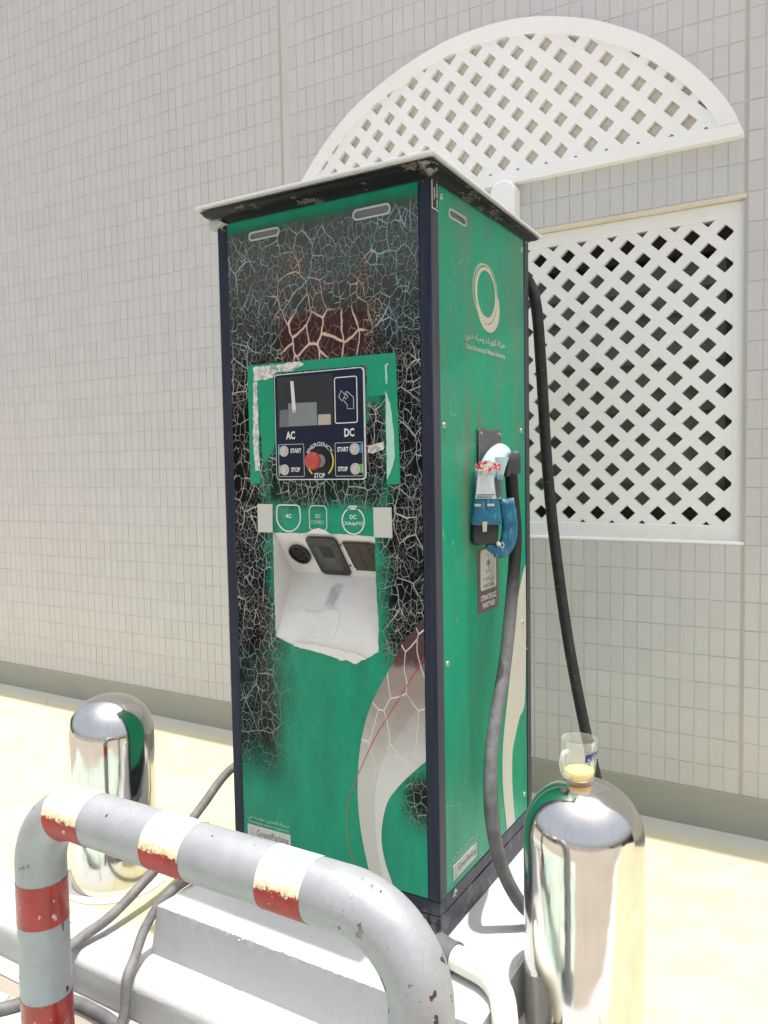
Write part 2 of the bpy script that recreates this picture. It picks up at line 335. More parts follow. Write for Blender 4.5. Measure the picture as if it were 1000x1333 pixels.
def mat_tape():
    t = NT('red_white_wrap'); p = t.pos(FOFF); n = t.noise(p, 70, 3, .6)
    return t.fin(t.mix(t.ss(n, .47, .53), (.68, .64, .58), (.60, .035, .05)), .4, 0., t.bump(n, .003))
M['wrap'] = mat_tape(); M['offwhite'] = plain('yellowed_plastic', (.58, .54, .42), .5, 0, .2, 50)
M['smoke'] = plain('smoky_black_cap', (.02, .022, .024), .12, 0, .9, 40)
def mat_cable(name, col, top=False):
    t = NT(name); p = t.pos(); n = t.noise(t.scl(p, (1., 1., 1.)), 26, 5, .7); f = t.noise(p, 200, 3)
    c = t.mix(t.ss(n, .35, .7), col, tuple(min(1, q*1.5+.01) for q in col)); c = t.mix(t.mul(t.ss(f, .6, .75), .4), c, (.3, .28, .25))
    if top: c = t.mix(t.ss(t.add(t.xyz(p)[2], t.mul(n, .2)), .78, .95), c, (.012, .012, .013))
    return t.fin(c, .62, 0., t.bump(t.add(n, f), .0012))
M['cable_dark'] = mat_cable('black_rubber', (.008, .008, .009)); M['cable_dust'] = mat_cable('dusty_rubber', (.11, .108, .11)); M['cable_side'] = mat_cable('dusty_rubber_black_top', (.11, .108, .11), True); M['cable_grey'] = mat_cable('dusty_grey_rubber', (.13, .124, .118))
# rail
def mat_rail():
    t = NT('silver_painted_pipe'); p = t.pos(); n = t.noise(p, 16, 5, .7); f = t.noise(p, 110, 4, .7); x, y, z = t.xyz(p)
    c = t.mix(t.ss(n, .3, .75), (.315, .325, .335), (.375, .385, .40)); c = t.mix(t.mul(t.ss(f, .52, .8), .5), c, (.24, .24, .25))
    ch = t.mul(t.ss(t.add(t.noise(t.scl(p, (1., 1., .6)), 46, 3, .5), t.mul(t.ss(x, .28, .42), .035)), .680, .692), t.ss(t.add(t.noise(p, 7, 2), t.mul(t.ss(x, .28, .42), .06)), .42, .5))
    c = t.mix(ch, c, t.mix(t.ss(f, .5, .55), (.05, .035, .035), (.13, .04, .025)))
    cr = t.voro(t.vadd(p, t.scl(t.noise(p, 20, 3, col=True), .03)), 60); crm = t.mul(t.ss(cr, .03, 0.), t.mul(t.ss(n, .5, .6), .35)); c = t.mix(crm, c, (.2, .2, .2))
    return t.fin(c, t.ma('MULTIPLY_ADD', n, .25, .30), .25, t.bump(t.add(t.mul(ch, -2.), t.add(t.mul(crm, -.7), t.mul(f, .35))), .0009))
M['rail'] = mat_rail()
def mat_band(name, bleach):
    t = NT(name); p = t.pos((0, 0, 0)); x, y, z = t.xyz(p); n = t.noise(p, 120, 5, .75); b = t.noise(p, 22, 3)
    red = t.mix(t.ss(b, .35, .7), (.30, .010, .008), (.40, .022, .014)); red = t.mix(t.mul(t.ss(t.noise(p, 60, 3), .66, .68), .8), red, (.62, .5, .45))
    if bleach is None: return t.fin(red, .28, 0., t.bump(b, .0004), Coat_Weight=.3)
    # upper half bleached by years of sun: pale yellow flecks, then white
    zz = t.add(t.sub(z, bleach), t.mul(t.sub(n, .5), .040))
    c = t.mix(t.ss(zz, -.004, .000), red, t.mix(t.ss(n, .4, .6), (.62, .54, .26), (.74, .70, .50)))
    c = t.mix(t.ss(zz, .004, .020), c, (.80, .79, .74))
    return t.fin(c, .45, 0., t.bump(n, .0008))
# stainless
def mat_inox():
    t = NT('polished_stainless'); p = t.pos(); n = t.noise(t.scl(p, (1., 1., .12)), 34, 4, .6); s_ = t.noise(p, 5, 3); f = t.noise(p, 160, 3)
    c = t.mix(t.ss(s_, .35, .7), (.74, .72, .69), (.62, .60, .565)); c = t.mix(t.mul(t.ss(f, .62, .75), .3), c, (.5, .44, .35))
    g2 = t.noise(t.scl(p, (1., 1., .02)), 420, 2, .6); c = t.mix(t.mul(t.ss(t.noise(t.scl(p, (1., 1., .06)), 60, 3), .5, .75), .35), c, (.55, .52, .47)); h = t.add(t.mul(s_, 1.), t.add(t.mul(n, .10), t.mul(g2, .004)))
    return t.fin(c, t.ma('MULTIPLY_ADD', n, .16, .03), 1., t.bump(h, .006, .35))
M['inox'] = mat_inox()
M['flange'] = plain('painted_flange', (.72, .68, .60), .5, 0, .2, 40)
def mat_glass(name, dfac, ior):
    t = NT(name); fr_ = t.n('ShaderNodeFresnel'); fr_.inputs['IOR'].default_value = ior
    tr_ = t.n('ShaderNodeBsdfTransparent'); tr_.inputs['Color'].default_value = (1., 1., .995, 1)
    gl = t.n('ShaderNodeBsdfGlossy'); gl.inputs['Roughness'].default_value = .03; gl.inputs['Color'].default_value = (.95, .97, .96, 1)
    df = t.n('ShaderNodeBsdfDiffuse'); df.inputs['Color'].default_value = (.93, .94, .90, 1)
    m1 = t.n('ShaderNodeMixShader'); m1.inputs[0].default_value = dfac; t.t.links.new(tr_.outputs[0], m1.inputs[1]); t.t.links.new(df.outputs[0], m1.inputs[2])
    m2_ = t.n('ShaderNodeMixShader'); t.put(m2_.inputs[0], t.mul(fr_.outputs[0], .55)); t.t.links.new(m1.outputs[0], m2_.inputs[1]); t.t.links.new(gl.outputs[0], m2_.inputs[2])
    t.t.links.new(m2_.outputs[0], t.out.inputs['Surface']); return t.m
M['glass'] = mat_glass('clear_thin_glass', .13, 1.25); M['glass_thick'] = mat_glass('thick_glass_handle', .24, 1.4)
M['juice'] = plain('yellow_juice', (.95, .76, .24), .25, 0, .1, 30, Subsurface_Weight=.3); M['foam'] = plain('pale_juice_film', (.80, .74, .52), .5, 0, .1)
M['blue_label'] = plain('deep_blue_label', (.012, .035, .27), .35)
M['pvc'] = concrete('yellowed_pvc', (.78, .77, .66), (.25, .21, .13), .5, 2.2, .45); M['collar'] = plain('grey_pvc_collar', (.13, .13, .14), .5, 0, .4, 50, bumpd=.001)
M['rust'] = plain('rusty_end', (.13, .085, .06), .7, 0, .4, 60)
M['foot_strip'] = concrete('grey_foot_strip', (.42, .41, .38), (.25, .24, .2), .5)

# ------------------------------------------------------------------ object helpers
def wloc(o):
    v = Vector((0, 0, 0))
    while o is not None: v = v + o.location; o = o.parent
    return v
def thing(name, label, cat, loc, group=None):
    o = bpy.data.objects.new(name, None); COL.objects.link(o); o.location = loc; o.empty_display_size = .1
    o['label'] = label; o['category'] = cat
    if group: o['group'] = group
    return o
def mk(name, vf, mat, parent=None, smooth=False, bevel=0., label=None, cat=None, kind=None, group=None, at=None, segs=2):
    """vf in world coordinates; origin goes to `at` (or the parent's place)"""
    vs, fs = vf
    base = Vector(at) if at is not None else (wloc(parent) if parent else Vector((0, 0, 0)))
    me = bpy.data.meshes.new(name); me.from_pydata([tuple(Vector(v)-base) for v in vs], [], fs); me.materials.append(M[mat] if isinstance(mat, str) else mat)
    bm = bmesh.new(); bm.from_mesh(me); bmesh.ops.recalc_face_normals(bm, faces=bm.faces); bm.to_mesh(me); bm.free()
    if smooth:
        me.polygons.foreach_set('use_smooth', [True]*len(me.polygons))
    o = bpy.data.objects.new(name, me); COL.objects.link(o)
    if parent:
        o.parent = parent; o.location = base - wloc(parent)
    else: o.location = base
    if bevel:
        b = o.modifiers.new('bevel', 'BEVEL'); b.width = bevel; b.segments = segs; b.limit_method = 'ANGLE'; b.angle_limit = radians(40)
    if smooth or bevel:
        try: me.set_sharp_from_angle(angle=radians(42))
        except Exception: pass
    if label: o['label'] = label
    if cat: o['category'] = cat
    if kind: o['kind'] = kind
    if group: o['group'] = group
    return o
def flat(name, vf, mat, parent, up_n, **kw):
    return mk(name, vf, mat, parent, **kw)
def dup(o, loc, parent, label=None):
    c = o.copy(); COL.objects.link(c); c.parent = parent; c.location = loc
    return c
def box(x0, x1, y0, y1, z0, z1):
    v = [(x, y, z) for x in (x0, x1) for y in (y0, y1) for z in (z0, z1)]
    return v, [(0, 1, 3, 2), (4, 6, 7, 5), (0, 4, 5, 1), (2, 3, 7, 6), (0, 2, 6, 4), (1, 5, 7, 3)]
def cat(*l):
    V, F = [], []
    for v, f in l:
        k = len(V); V += list(v); F += [tuple(i+k for i in q) for q in f]
    return V, F
def pl(plane, a, b, d):
    """front: a=x b=z depth d=y ; side: a=y b=z depth d=x"""
    return (a, d, b) if plane == 'f' else ((d, a, b) if plane == 's' else (a, b, d))
def prism(poly, plane, d0, d1):
    n = len(poly); v = [pl(plane, a, b, d0) for a, b in poly] + [pl(plane, a, b, d1) for a, b in poly]
    f = [tuple(range(n)), tuple(range(2*n-1, n-1, -1))] + [(i, (i+1) % n, (i+1) % n+n, i+n) for i in range(n)]
    return v, f
def ringp(o, i, plane, d0, d1):
    n = len(o); v = []
    for L, d in ((o, d0), (i, d0), (o, d1), (i, d1)): v += [pl(plane, a, b, d) for a, b in L]
    f = []
    for k in range(n):
        j = (k+1) % n
        f += [(k, j, n+j, n+k), (2*n+k, 3*n+k, 3*n+j, 2*n+j), (k, 2*n+k, 2*n+j, j), (n+k, n+j, 3*n+j, 3*n+k)]
    return v, f
def rrect(x0, x1, z0, z1, r, n=5):
    P = []
    for cx, cz, a0 in ((x1-r, z1-r, 0), (x0+r, z1-r, 90), (x0+r, z0+r, 180), (x1-r, z0+r, 270)):
        for k in range(n+1):
            a = radians(a0+90*k/n); P.append((cx+r*cos(a), cz+r*sin(a)))
    return P
def circ(cx, cz, rx, rz=None, n=28):
    rz = rz or rx; return [(cx+rx*cos(2*pi*k/n), cz+rz*sin(2*pi*k/n)) for k in range(n)]
def arcband(cx, cz, r0_, r1, a0, a1, n=14):
    return [(cx+r1*cos(radians(a0+(a1-a0)*k/n)), cz+r1*sin(radians(a0+(a1-a0)*k/n))) for k in range(n+1)] + [(cx+r0_*cos(radians(a1+(a0-a1)*k/n)), cz+r0_*sin(radians(a1+(a0-a1)*k/n))) for k in range(n+1)]
def cr(P, n=8):
    P = [Vector(p) for p in P]; Q = [P[0]*2-P[1]] + P + [P[-1]*2-P[-2]]; out = []
    for i in range(1, len(Q)-2):
        a, b, c, d = Q[i-1:i+3]
        for k in range(n):
            t = k/n; out.append(.5*((2*b)+(c-a)*t+(2*a-5*b+4*c-d)*t*t+(3*b-a-3*c+d)*t**3))
    out.append(P[-1]); return out
def tube(P, r, segs=14, cap=True):
    P = [Vector(p) for p in P]; V, F = [], []; T = []
    for i in range(len(P)): T.append((P[min(i+1, len(P)-1)]-P[max(i-1, 0)]).normalized())
    nrm = T[0].orthogonal().normalized()
    for i, p in enumerate(P):
        nrm = (nrm - T[i]*nrm.dot(T[i])).normalized(); b = T[i].cross(nrm); rr = r(i/(len(P)-1)) if callable(r) else r
        V += [tuple(p+(nrm*cos(2*pi*k/segs)+b*sin(2*pi*k/segs))*rr) for k in range(segs)]
    for i in range(len(P)-1):
        for k in range(segs):
            j = (k+1) % segs; F.append((i*segs+k, i*segs+j, (i+1)*segs+j, (i+1)*segs+k))
    if cap: F += [tuple(range(segs)), tuple(range((len(P)-1)*segs, len(P)*segs))]
    return V, F
def lathe(prof, c, segs=64, cap_top=True):
    V, F = [], []
    for r, z in prof: V += [(c[0]+r*cos(2*pi*k/segs), c[1]+r*sin(2*pi*k/segs), c[2]+z) for k in range(segs)]
    for i in range(len(prof)-1):
        for k in range(segs):
            j = (k+1) % segs; F.append((i*segs+k, i*segs+j, (i+1)*segs+j, (i+1)*segs+k))
    if cap_top: F.append(tuple(range((len(prof)-1)*segs, len(prof)*segs)))
    return V, F
def ribbon(P, wd, plane, d0, d1):
    P = [Vector((a, b, 0)) for a, b in P]; L, R = [], []
    for i, p in enumerate(P):
        t = (P[min(i+1, len(P)-1)]-P[max(i-1, 0)]).normalized(); n = Vector((-t.y, t.x, 0)); ww = wd(i/(len(P)-1)) if callable(wd) else wd
        L.append((p+n*ww/2)[:2]); R.append((p-n*ww/2)[:2])
    n = len(P); v = [pl(plane, *a, d) for d in (d0, d1) for S_ in (L, R) for a in S_]; f = []
    for i in range(n-1): f += [(i, i+1, n+i+1, n+i), (2*n+i, 3*n+i, 3*n+i+1, 2*n+i+1), (i, 2*n+i, 2*n+i+1, i+1), (n+i, n+i+1, 3*n+i+1, 3*n+i)]
    return v, f
def curve2(P, n=10):
    return [(q.x, q.y) for q in cr([(a, b, 0) for a, b in P], n)]
AR = {'ا': (0xFE8D, 0xFE8E), 'ب': (0xFE8F, 0xFE90, 0xFE91, 0xFE92), 'ة': (0xFE93, 0xFE94), 'ت': (0xFE95, 0xFE96, 0xFE97, 0xFE98), 'ح': (0xFEA1, 0xFEA2, 0xFEA3, 0xFEA4),
      'د': (0xFEA9, 0xFEAA), 'ذ': (0xFEAB, 0xFEAC), 'ر': (0xFEAD, 0xFEAE), 'ش': (0xFEB5, 0xFEB6, 0xFEB7, 0xFEB8), 'ط': (0xFEC1, 0xFEC2, 0xFEC3, 0xFEC4), 'ك': (0xFED9, 0xFEDA, 0xFEDB, 0xFEDC),
      'ل': (0xFEDD, 0xFEDE, 0xFEDF, 0xFEE0), 'م': (0xFEE1, 0xFEE2, 0xFEE3, 0xFEE4), 'ن': (0xFEE5, 0xFEE6, 0xFEE7, 0xFEE8), 'ه': (0xFEE9, 0xFEEA, 0xFEEB, 0xFEEC), 'و': (0xFEED, 0xFEEE),
      'ي': (0xFEF1, 0xFEF2, 0xFEF3, 0xFEF4), 'ئ': (0xFE89, 0xFE8A, 0xFE8B, 0xFE8C), 'ء': (0xFE80,), 'ق': (0xFED5, 0xFED6, 0xFED7, 0xFED8)}
def arabic(s):
    out = []
    for i, ch in enumerate(s):
        if ch not in AR: out.append(ch); continue
        prev = s[i-1] if i else ' '; nxt = s[i+1] if i+1 < len(s) else ' '
        jp = prev in AR and len(AR[prev]) == 4 and len(AR[ch]) > 1; jn = nxt in AR and len(AR[nxt]) > 1 and len(AR[ch]) == 4
        k = (3 if jn else 1) if jp else (2 if jn else 0); out.append(chr(AR[ch][k]))
    return ''.join(reversed(out))
def text(name, s, plane, a0, a1, b0, b1, d, mat, parent, bold=0.0, rot=0, thick=.0004, curve=None):
    """flat lettering fitted into the rectangle a0..a1 x b0..b1 of the plane"""
    cu = bpy.data.curves.new(name, 'FONT'); cu.body = s; cu.size = 1.0; cu.offset = bold; cu.resolution_u = 2
    o = bpy.data.objects.new(name, cu); COL.objects.link(o); dg = bpy.context.evaluated_depsgraph_get()
    me = bpy.data.meshes.new_from_object(o.evaluated_get(dg)); bpy.data.objects.remove(o)
    P = [v.co.copy() for v in me.vertices]; F = [tuple(p.vertices) for p in me.polygons]; bpy.data.meshes.remove(me)
    if not P: return None
    x0, x1 = min(p.x for p in P), max(p.x for p in P); y0, y1 = min(p.y for p in P), max(p.y for p in P)
    V = []
    for p in P:
        u, v = (p.x-x0)/(x1-x0), (p.y-y0)/(y1-y0)
        if rot == 90: u, v = 1-v, u
        if rot == -90: u, v = v, 1-u
        if curve:
            cx, cz, rr, hh, aa, ab = curve; ang = radians(aa+(ab-aa)*u); R_ = rr+hh*v; V.append(pl(plane, cx+R_*cos(ang), cz+R_*sin(ang), d))
        else: V.append(pl(plane, a0+(a1-a0)*u, b0+(b1-b0)*v, d))
    n = Vector((0, -1, 0)) if plane == 'f' else Vector((1, 0, 0))
    ob = mk(name, (V, F), mat, parent); 
    me = ob.data
    if len(me.polygons) and me.polygons[0].normal.dot(n) < 0: me.flip_normals()
    return ob

# ------------------------------------------------------------------ ground
ZG, ZS, ZB = -.225, -.325, -.0971
YW = 1.173
mk('street', ([(-60, -70, ZS), (60, -70, ZS), (60, -.30, ZS), (-60, -.30, ZS)], [(0, 1, 2, 3)]), 'street', kind='structure')
sw = mk('sidewalk', box(-9, 7, -.205, 1.60, -.5, ZG), 'sidewalk', kind='structure')
# kerb stones: long painted pieces with rounded noses
def kerb_piece(x0, x1):
    prof = [(-.300, ZS-.05), (-.300, ZS+.055)]
    for k in range(7):
        a = radians(180-90*k/6); prof.append((-.270+.03*cos(a), ZG-.0285+.03*sin(a)))
    prof += [(-.225, ZG+.0010), (-.172, ZG-.0022)]
    prof += [(-.172, ZS-.05)]
    n = len(prof); xs = [x0+(x1-x0)*k/6 for k in range(7)]; V, F = [], []
    for i, x in enumerate(xs):
        for (y, z) in prof: V.append((x, y+random.uniform(-.0012, .0012), z+(random.uniform(-.001, .001) if z > ZS else 0)))
    for i in range(len(xs)-1):
        for k in range(n-1): F.append((i*n+k, i*n+k+1, (i+1)*n+k+1, (i+1)*n+k))
    F += [tuple(range(n)), tuple(range((len(xs)-1)*n, len(xs)*n))]
    return V, F
kr = thing('kerb', 'white painted concrete kerb edging the pale yellow pavement', 'kerb', (0, -.25, ZS))
xk = -5.99
while xk < 4:
    mk('kerb_stone', kerb_piece(xk, xk+.994), 'kerb', kr, smooth=True); xk += .998
mk('foot_strip', box(-9, 7, -.350, -.3005, ZS-.05, ZS+.004), 'foot_strip', kind='structure')  # low grey strip along the kerb foot
# irregular paving stones in the street beside the kerb
paving = thing('paving', 'teal and sand irregular stone paving below the kerb', 'paving', (-1, -.9, ZS))
gx, gy = 14, 6; jit = {}
for i in range(gx+1):
    for j in range(gy+1): jit[i, j] = Vector((-2.3+i*.19+random.uniform(-.05, .05), -.385-j*.17+(random.uniform(-.045, .045) if j else 0)))
for i in range(gx):
    for j in range(gy):
        q = [jit[i, j], jit[i, j+1], jit[i+1, j+1], jit[i+1, j]]; c = sum(q, Vector((0, 0)))/4
        q2 = []
        for k in range(4):
            a, b = q[k], q[(k+1) % 4]; m_ = (a+b)/2
            q2 += [a, m_+(m_-c)*random.uniform(-.12, .12)]
        q2 = [c+(v-c)*(1-.008/max(.02, (v-c).length)) for v in q2]; n = len(q2); inn = [c+(v-c)*.93 for v in q2]
        V = [(v.x, v.y, ZS-.004) for v in q2]+[(v.x, v.y, ZS+.003) for v in q2]+[(v.x, v.y, ZS+.0055) for v in inn]
        F = [(k, (k+1) % n, (k+1) % n+n, k+n) for k in range(n)]+[(k+n, (k+1) % n+n, (k+1) % n+2*n, k+2*n) for k in range(n)]+[tuple(range(2*n, 3*n))]
        mk('paving_stone', (V, F), 'stone', paving, at=(c.x, c.y, ZS))
# plinth with crumbled edges
def plinth_mesh():
    x0, x1, y0, y1 = -.69, .18, -.193, .78
    bm = bmesh.new(); nx, ny, nz = 130, 26, 8; V = {}
    def vert(i, j, k):
        if (i, j, k) in V: return V[i, j, k]
        fx = i/nx; x = x0+(x1-x0)*fx; fy = (j/ny)**1.15; y = y0+(y1-y0)*fy; fz = 1-((nz-k)/nz)**1.7; z = ZG-.01+(ZB-ZG+.01)*fz
        e = 0
        if j == 0: y -= .008*(1-fz)+random.uniform(-.0008, .0008)
        if j <= 1 and k >= nz-1:
            rag = (sin(x*61)+sin(x*23+1)+sin(x*140))*.0012+random.uniform(-.0022, .0022)
            if j == 0 and k == nz: y += .0035+rag*.6; z -= .0030+abs(rag)*.7
            elif j == 0: y += rag*.3
            elif k == nz: z += rag*.12
        if i == 0: x -= .022*(1-fz)
        if i in (0, nx) and k == nz: z -= .003; x += .004 if i == 0 else -.004
        V[i, j, k] = bm.verts.new((x, y, z)); return V[i, j, k]
    for i in range(nx):
        for j in range(ny): bm.faces.new([vert(i, j, nz), vert(i+1, j, nz), vert(i+1, j+1, nz), vert(i, j+1, nz)])
        for k in range(nz):
            bm.faces.new([vert(i, 0, k), vert(i+1, 0, k), vert(i+1, 0, k+1), vert(i, 0, k+1)]); bm.faces.new([vert(i, ny, k), vert(i, ny, k+1), vert(i+1, ny, k+1), vert(i+1, ny, k)])
    for j in range(ny):
        for k in range(nz):
            bm.faces.new([vert(0, j, k), vert(0, j, k+1), vert(0, j+1, k+1), vert(0, j+1, k)]); bm.faces.new([vert(nx, j, k), vert(nx, j+1, k), vert(nx, j+1, k+1), vert(nx, j, k+1)])
    vs = [tuple(v.co) for v in bm.verts]; bm.verts.index_update(); fs = [tuple(v.index for v in f.verts) for f in bm.faces]; bm.free()
    return vs, fs
mk('concrete_plinth', plinth_mesh(), 'plinth', smooth=True, label='white painted concrete plinth with crumbling edge under the charging cabinet', cat='plinth', at=(-.25, .3, ZG))

pln = bpy.data.objects['concrete_plinth']
rc = random.Random(11); V, F = [], []
for i in range(80):
    x = -.67+.62*rc.random()**.8; s_ = rc.uniform(.0012, .0034)*(1.3 if abs(x+.45) < .12 else .8); c = Vector((x, -.193+rc.uniform(-.0035, .003), ZB-rc.uniform(.0, .006)-(.004 if s_ > .0035 else 0))); n = len(V)
    for d in ((1, 0, 0), (-1, 0, 0), (0, 1, 0), (0, -1, 0), (0, 0, 1), (0, 0, -1)): V.append(tuple(c+Vector(d)*s_*rc.uniform(.5, 1.3)))
    F += [(n+a, n+b, n+c_) for a in (0, 1) for b in (2, 3) for c_ in (4, 5)]
mk('crumbled_edge', (V, F), 'plinth', pln, kind='stuff')

# ------------------------------------------------------------------ tiled wall
OX0, OX1, OZ0, OZ1 = -1.18, .4885, .7145, 1.7975       # window opening
WX0, WX1, WTOP = -5.6, 2.3, 3.52
wall = thing('tiled_wall', 'grey building wall clad in small upright tiles above a green grey skirting', 'wall', (0, YW, ZG))
yb0, yb1 = YW+.0022, YW+.16
mk('wall_body', cat(box(WX0, OX0, yb0, yb1, ZG-.05, WTOP), box(OX1, WX1, yb0, yb1, ZG-.05, WTOP), box(OX0, OX1, yb0, yb1, OZ1, WTOP), box(OX0, OX1, yb0, yb1, ZG-.05, OZ0)), 'grout', wall)
mk('coping', box(WX0, WX1, YW+.0, yb1+.1, WTOP, WTOP+.04), 'grout', wall)
mk('skirting', box(WX0, WX1, YW-.004, yb0, ZG-.04, -.0955), 'skirt', wall, bevel=.002)
PX, PZ, GAP = .0456, .0906, .0019
def tile_vf(w_, h_, x=0., z=0., b=.0011):
    y0, y1 = 0., .0062
    v = [(x, y1, z), (x+w_, y1, z), (x+w_, y1, z+h_), (x, y1, z+h_), (x+b*.3, y0+b, z+b*.3), (x+w_-b*.3, y0+b, z+b*.3), (x+w_-b*.3, y0+b, z+h_-b*.3), (x+b*.3, y0+b, z+h_-b*.3), (x+b, y0, z+b), (x+w_-b, y0, z+b), (x+w_-b, y0, z+h_-b), (x+b, y0, z+h_-b)]
    f = [(8, 9, 10, 11)]
    for a in (0, 4): f += [(a+k, a+(k+1) % 4, a+(k+1) % 4+4, a+k+4) for k in range(4)]
    return v, f
JX, JX2, JW = .4846, -1.292, .011
cols = []
k = 0
x = JX-JW/2
while x-PX > JX2+JW/2: cols.append(x-PX); x -= PX
x = JX2-JW/2
while x-PX > WX0: cols.append(x-PX); x -= PX
x = JX+JW/2
while x+PX < WX1: cols.append(x); x += PX
rows = [(-.0945, .0818)]
z = -.0127
while z+PZ < WTOP+.001: rows.append((z, PZ)); z += PZ
allt = []
for cx in cols:
    for (rz, rh) in rows:
        if cx+PX > OX0 and cx < OX1-.02 and rz+rh > OZ0+.004 and rz < OZ1-.004: continue
        allt.append((cx, rz, rh))
def vis(t_):
    cx, rz, rh = t_; px = cx+.023; pz = rz+.045
    d = Vector((px, YW, pz))-CAMLOC; dep = d.dot(fw); sx = 500+FPX*d.dot(rt)/dep; sy = 666.5-FPX*d.dot(up)/dep
    if not (-5 < sx < 1005 and -5 < sy < 1335): return None
    if 290 < sx < 688 and sy > 250: return None
    if 1.99 < pz < 2.45 and -1.0 < px < .38: return None
    return dep
ranked = sorted([(vis(t_), t_) for t_ in allt if vis(t_) is not None]); near = set(t_ for _, t_ in ranked[:299])
tm = {}
for (cx, rz, rh) in sorted(near):
    kk = round(rh, 4)
    if kk not in tm:
        me = bpy.data.meshes.new('tile'); v, f = tile_vf(PX-GAP, rh-GAP); me.from_pydata(v, [], f); me.materials.append(M['tile'])
        bm = bmesh.new(); bm.from_mesh(me); bmesh.ops.recalc_face_normals(bm, faces=bm.faces)
        if [f_ for f_ in bm.faces if len(f_.verts) == 4][0].normal.y > 0: bmesh.ops.reverse_faces(bm, faces=bm.faces)
        bm.to_mesh(me); bm.free(); tm[kk] = me
    o = bpy.data.objects.new('tile', tm[kk]); COL.objects.link(o); o.parent = wall
    o.location = Vector((cx+GAP/2, YW+random.gauss(0, .00035), rz+GAP/2))-wall.location; o.rotation_euler = (random.gauss(0, .0035), 0, random.gauss(0, .006))
V, F = [], []
for t_ in allt:
    if t_ in near: continue
    cx, rz, rh = t_; v, f = tile_vf(PX-GAP, rh-GAP); n = len(V); ay = random.gauss(0, .006); ax = random.gauss(0, .0035); oy = random.gauss(0, .00035)
    V += [(a+cx+GAP/2, YW+b+oy+a*ay+c*ax, c+rz+GAP/2) for a, b, c in v]; F += [tuple(i+n for i in q) for q in f]
mk('tile_field', (V, F), 'tile', wall, kind='stuff')
mk('expansion_joint', box(JX-JW/2+.0012, JX+JW/2-.0012, YW+.0012, yb0+.003, -.0945, WTOP), 'joint', wall)
mk('expansion_joint', box(JX2-JW/2+.0012, JX2+JW/2-.0012, YW+.0015, yb0+.003, -.0945, WTOP), 'joint', wall)

# convex clipping for the lattices
def clip(poly, reg):
    out = poly; n = len(reg)
    for i in range(n):
        ax, az = reg[i]; bx, bz = reg[(i+1) % n]; res = []
        if not out: return []
        for k in range(len(out)):
            p, q = out[k], out[(k+1) % len(out)]
            dp = (bx-ax)*(p[1]-az)-(bz-az)*(p[0]-ax); dq = (bx-ax)*(q[1]-az)-(bz-az)*(q[0]-ax)
            if dp >= 0: res.append(p)
            if (dp >= 0) != (dq >= 0): s = dp/(dp-dq); res.append((p[0]+(q[0]-p[0])*s, p[1]+(q[1]-p[1])*s))
        out = res
    return out
def lattice(reg, cx, cz, px, pz, hw, hh, y0, y1):
    """plate pierced by a staggered grid of diamond holes, clipped to the convex region (counter-clockwise)"""
    xs = [a for a, b in reg]; zs = [b for a, b in reg]; V, F = [], []
    def addp(P):
        n = len(V); V.extend(P); F.append(tuple(range(n, n+len(P))))
    for i in range(int((min(xs)-cx)/(px/2))-2, int((max(xs)-cx)/(px/2))+3):
        for j in range(int((min(zs)-cz)/(pz/2))-2, int((max(zs)-cz)/(pz/2))+3):
            if (i+j) % 2: continue
            ax = cx+i*px/2; az = cz+j*pz/2; jx = random.uniform(-.0007, .0007); jz = random.uniform(-.0007, .0007)
            O = [(ax+px/2, az), (ax, az+pz/2), (ax-px/2, az), (ax, az-pz/2)]; I = [(ax+hw+jx, az+jz), (ax+jx, az+hh+jz), (ax-hw+jx, az+jz), (ax+jx, az-hh+jz)]
            for k in range(4):
                l = (k+1) % 4; P = clip([O[k], O[l], I[l], I[k]], reg)
                if len(P) >= 3: addp([(a, y0, b) for a, b in P]); addp([(a, y1, b) for a, b in reversed(P)])
                s = clip([I[k], I[l], ((I[k][0]+I[l][0])/2+1e-5, (I[k][1]+I[l][1])/2+1e-5)], reg)
                if len(s) >= 2:
                    d = sorted(s, key=lambda q: (q[0]-I[k][0])**2+(q[1]-I[k][1])**2); a, b = d[0], d[-1]
                    addp([(a[0], y0, a[1]), (b[0], y0, b[1]), (b[0], y1, b[1]), (a[0], y1, a[1])])
    return V, F
# window screen
win = thing('window_screen', 'rectangular white diamond lattice screen over the louvred window in the tiled wall', 'window', ((OX0+OX1)/2, YW, OZ0))
ix0, ix1, iz0, iz1 = -1.138, .447, .771, 1.737
fy = YW+.024
def frame_ring(o, i, y0, y1): return ringp(o, i, 'f', y0, y1)
OO = [(OX1-.001, OZ0+.001), (OX1-.001, OZ1-.013), (OX0+.001, OZ1-.013), (OX0+.001, OZ0+.001)]; II = [(ix1, iz0), (ix1, iz1), (ix0, iz1), (ix0, iz0)]
mk('frame', frame_ring(OO, II, fy-.004, fy+.05), 'white_screen', win, bevel=.003)
mk('top_bead', box(OX0+.001, OX1-.001, YW-.001, fy+.03, OZ1-.0125, OZ1+.0005), 'cream', win, bevel=.002)
mk('sill', box(OX0+.001, OX1-.001, YW-.0015, fy-.0045, OZ0-.003, OZ0+.007), 'white_screen', win, bevel=.003)
mk('lattice', lattice([(ix0-.003, iz0-.003), (ix1+.003, iz0-.003), (ix1+.003, iz1+.003), (ix0-.003, iz1+.003)], .322, 1.695, .1014, .0988, .0278, .0262, fy, fy+.019), 'white_screen', win)
mk('window_frame', frame_ring([(OX1-.002, OZ0+.002), (OX1-.002, OZ1-.013), (OX0+.002, OZ1-.013), (OX0+.002, OZ0+.002)], [(ix1-.03, iz0+.045), (ix1-.03, iz1-.075), (ix0+.03, iz1-.075), (ix0+.03, iz0+.045)], yb1-.055, yb1-.01), 'brown', win)
zz = iz0+.05
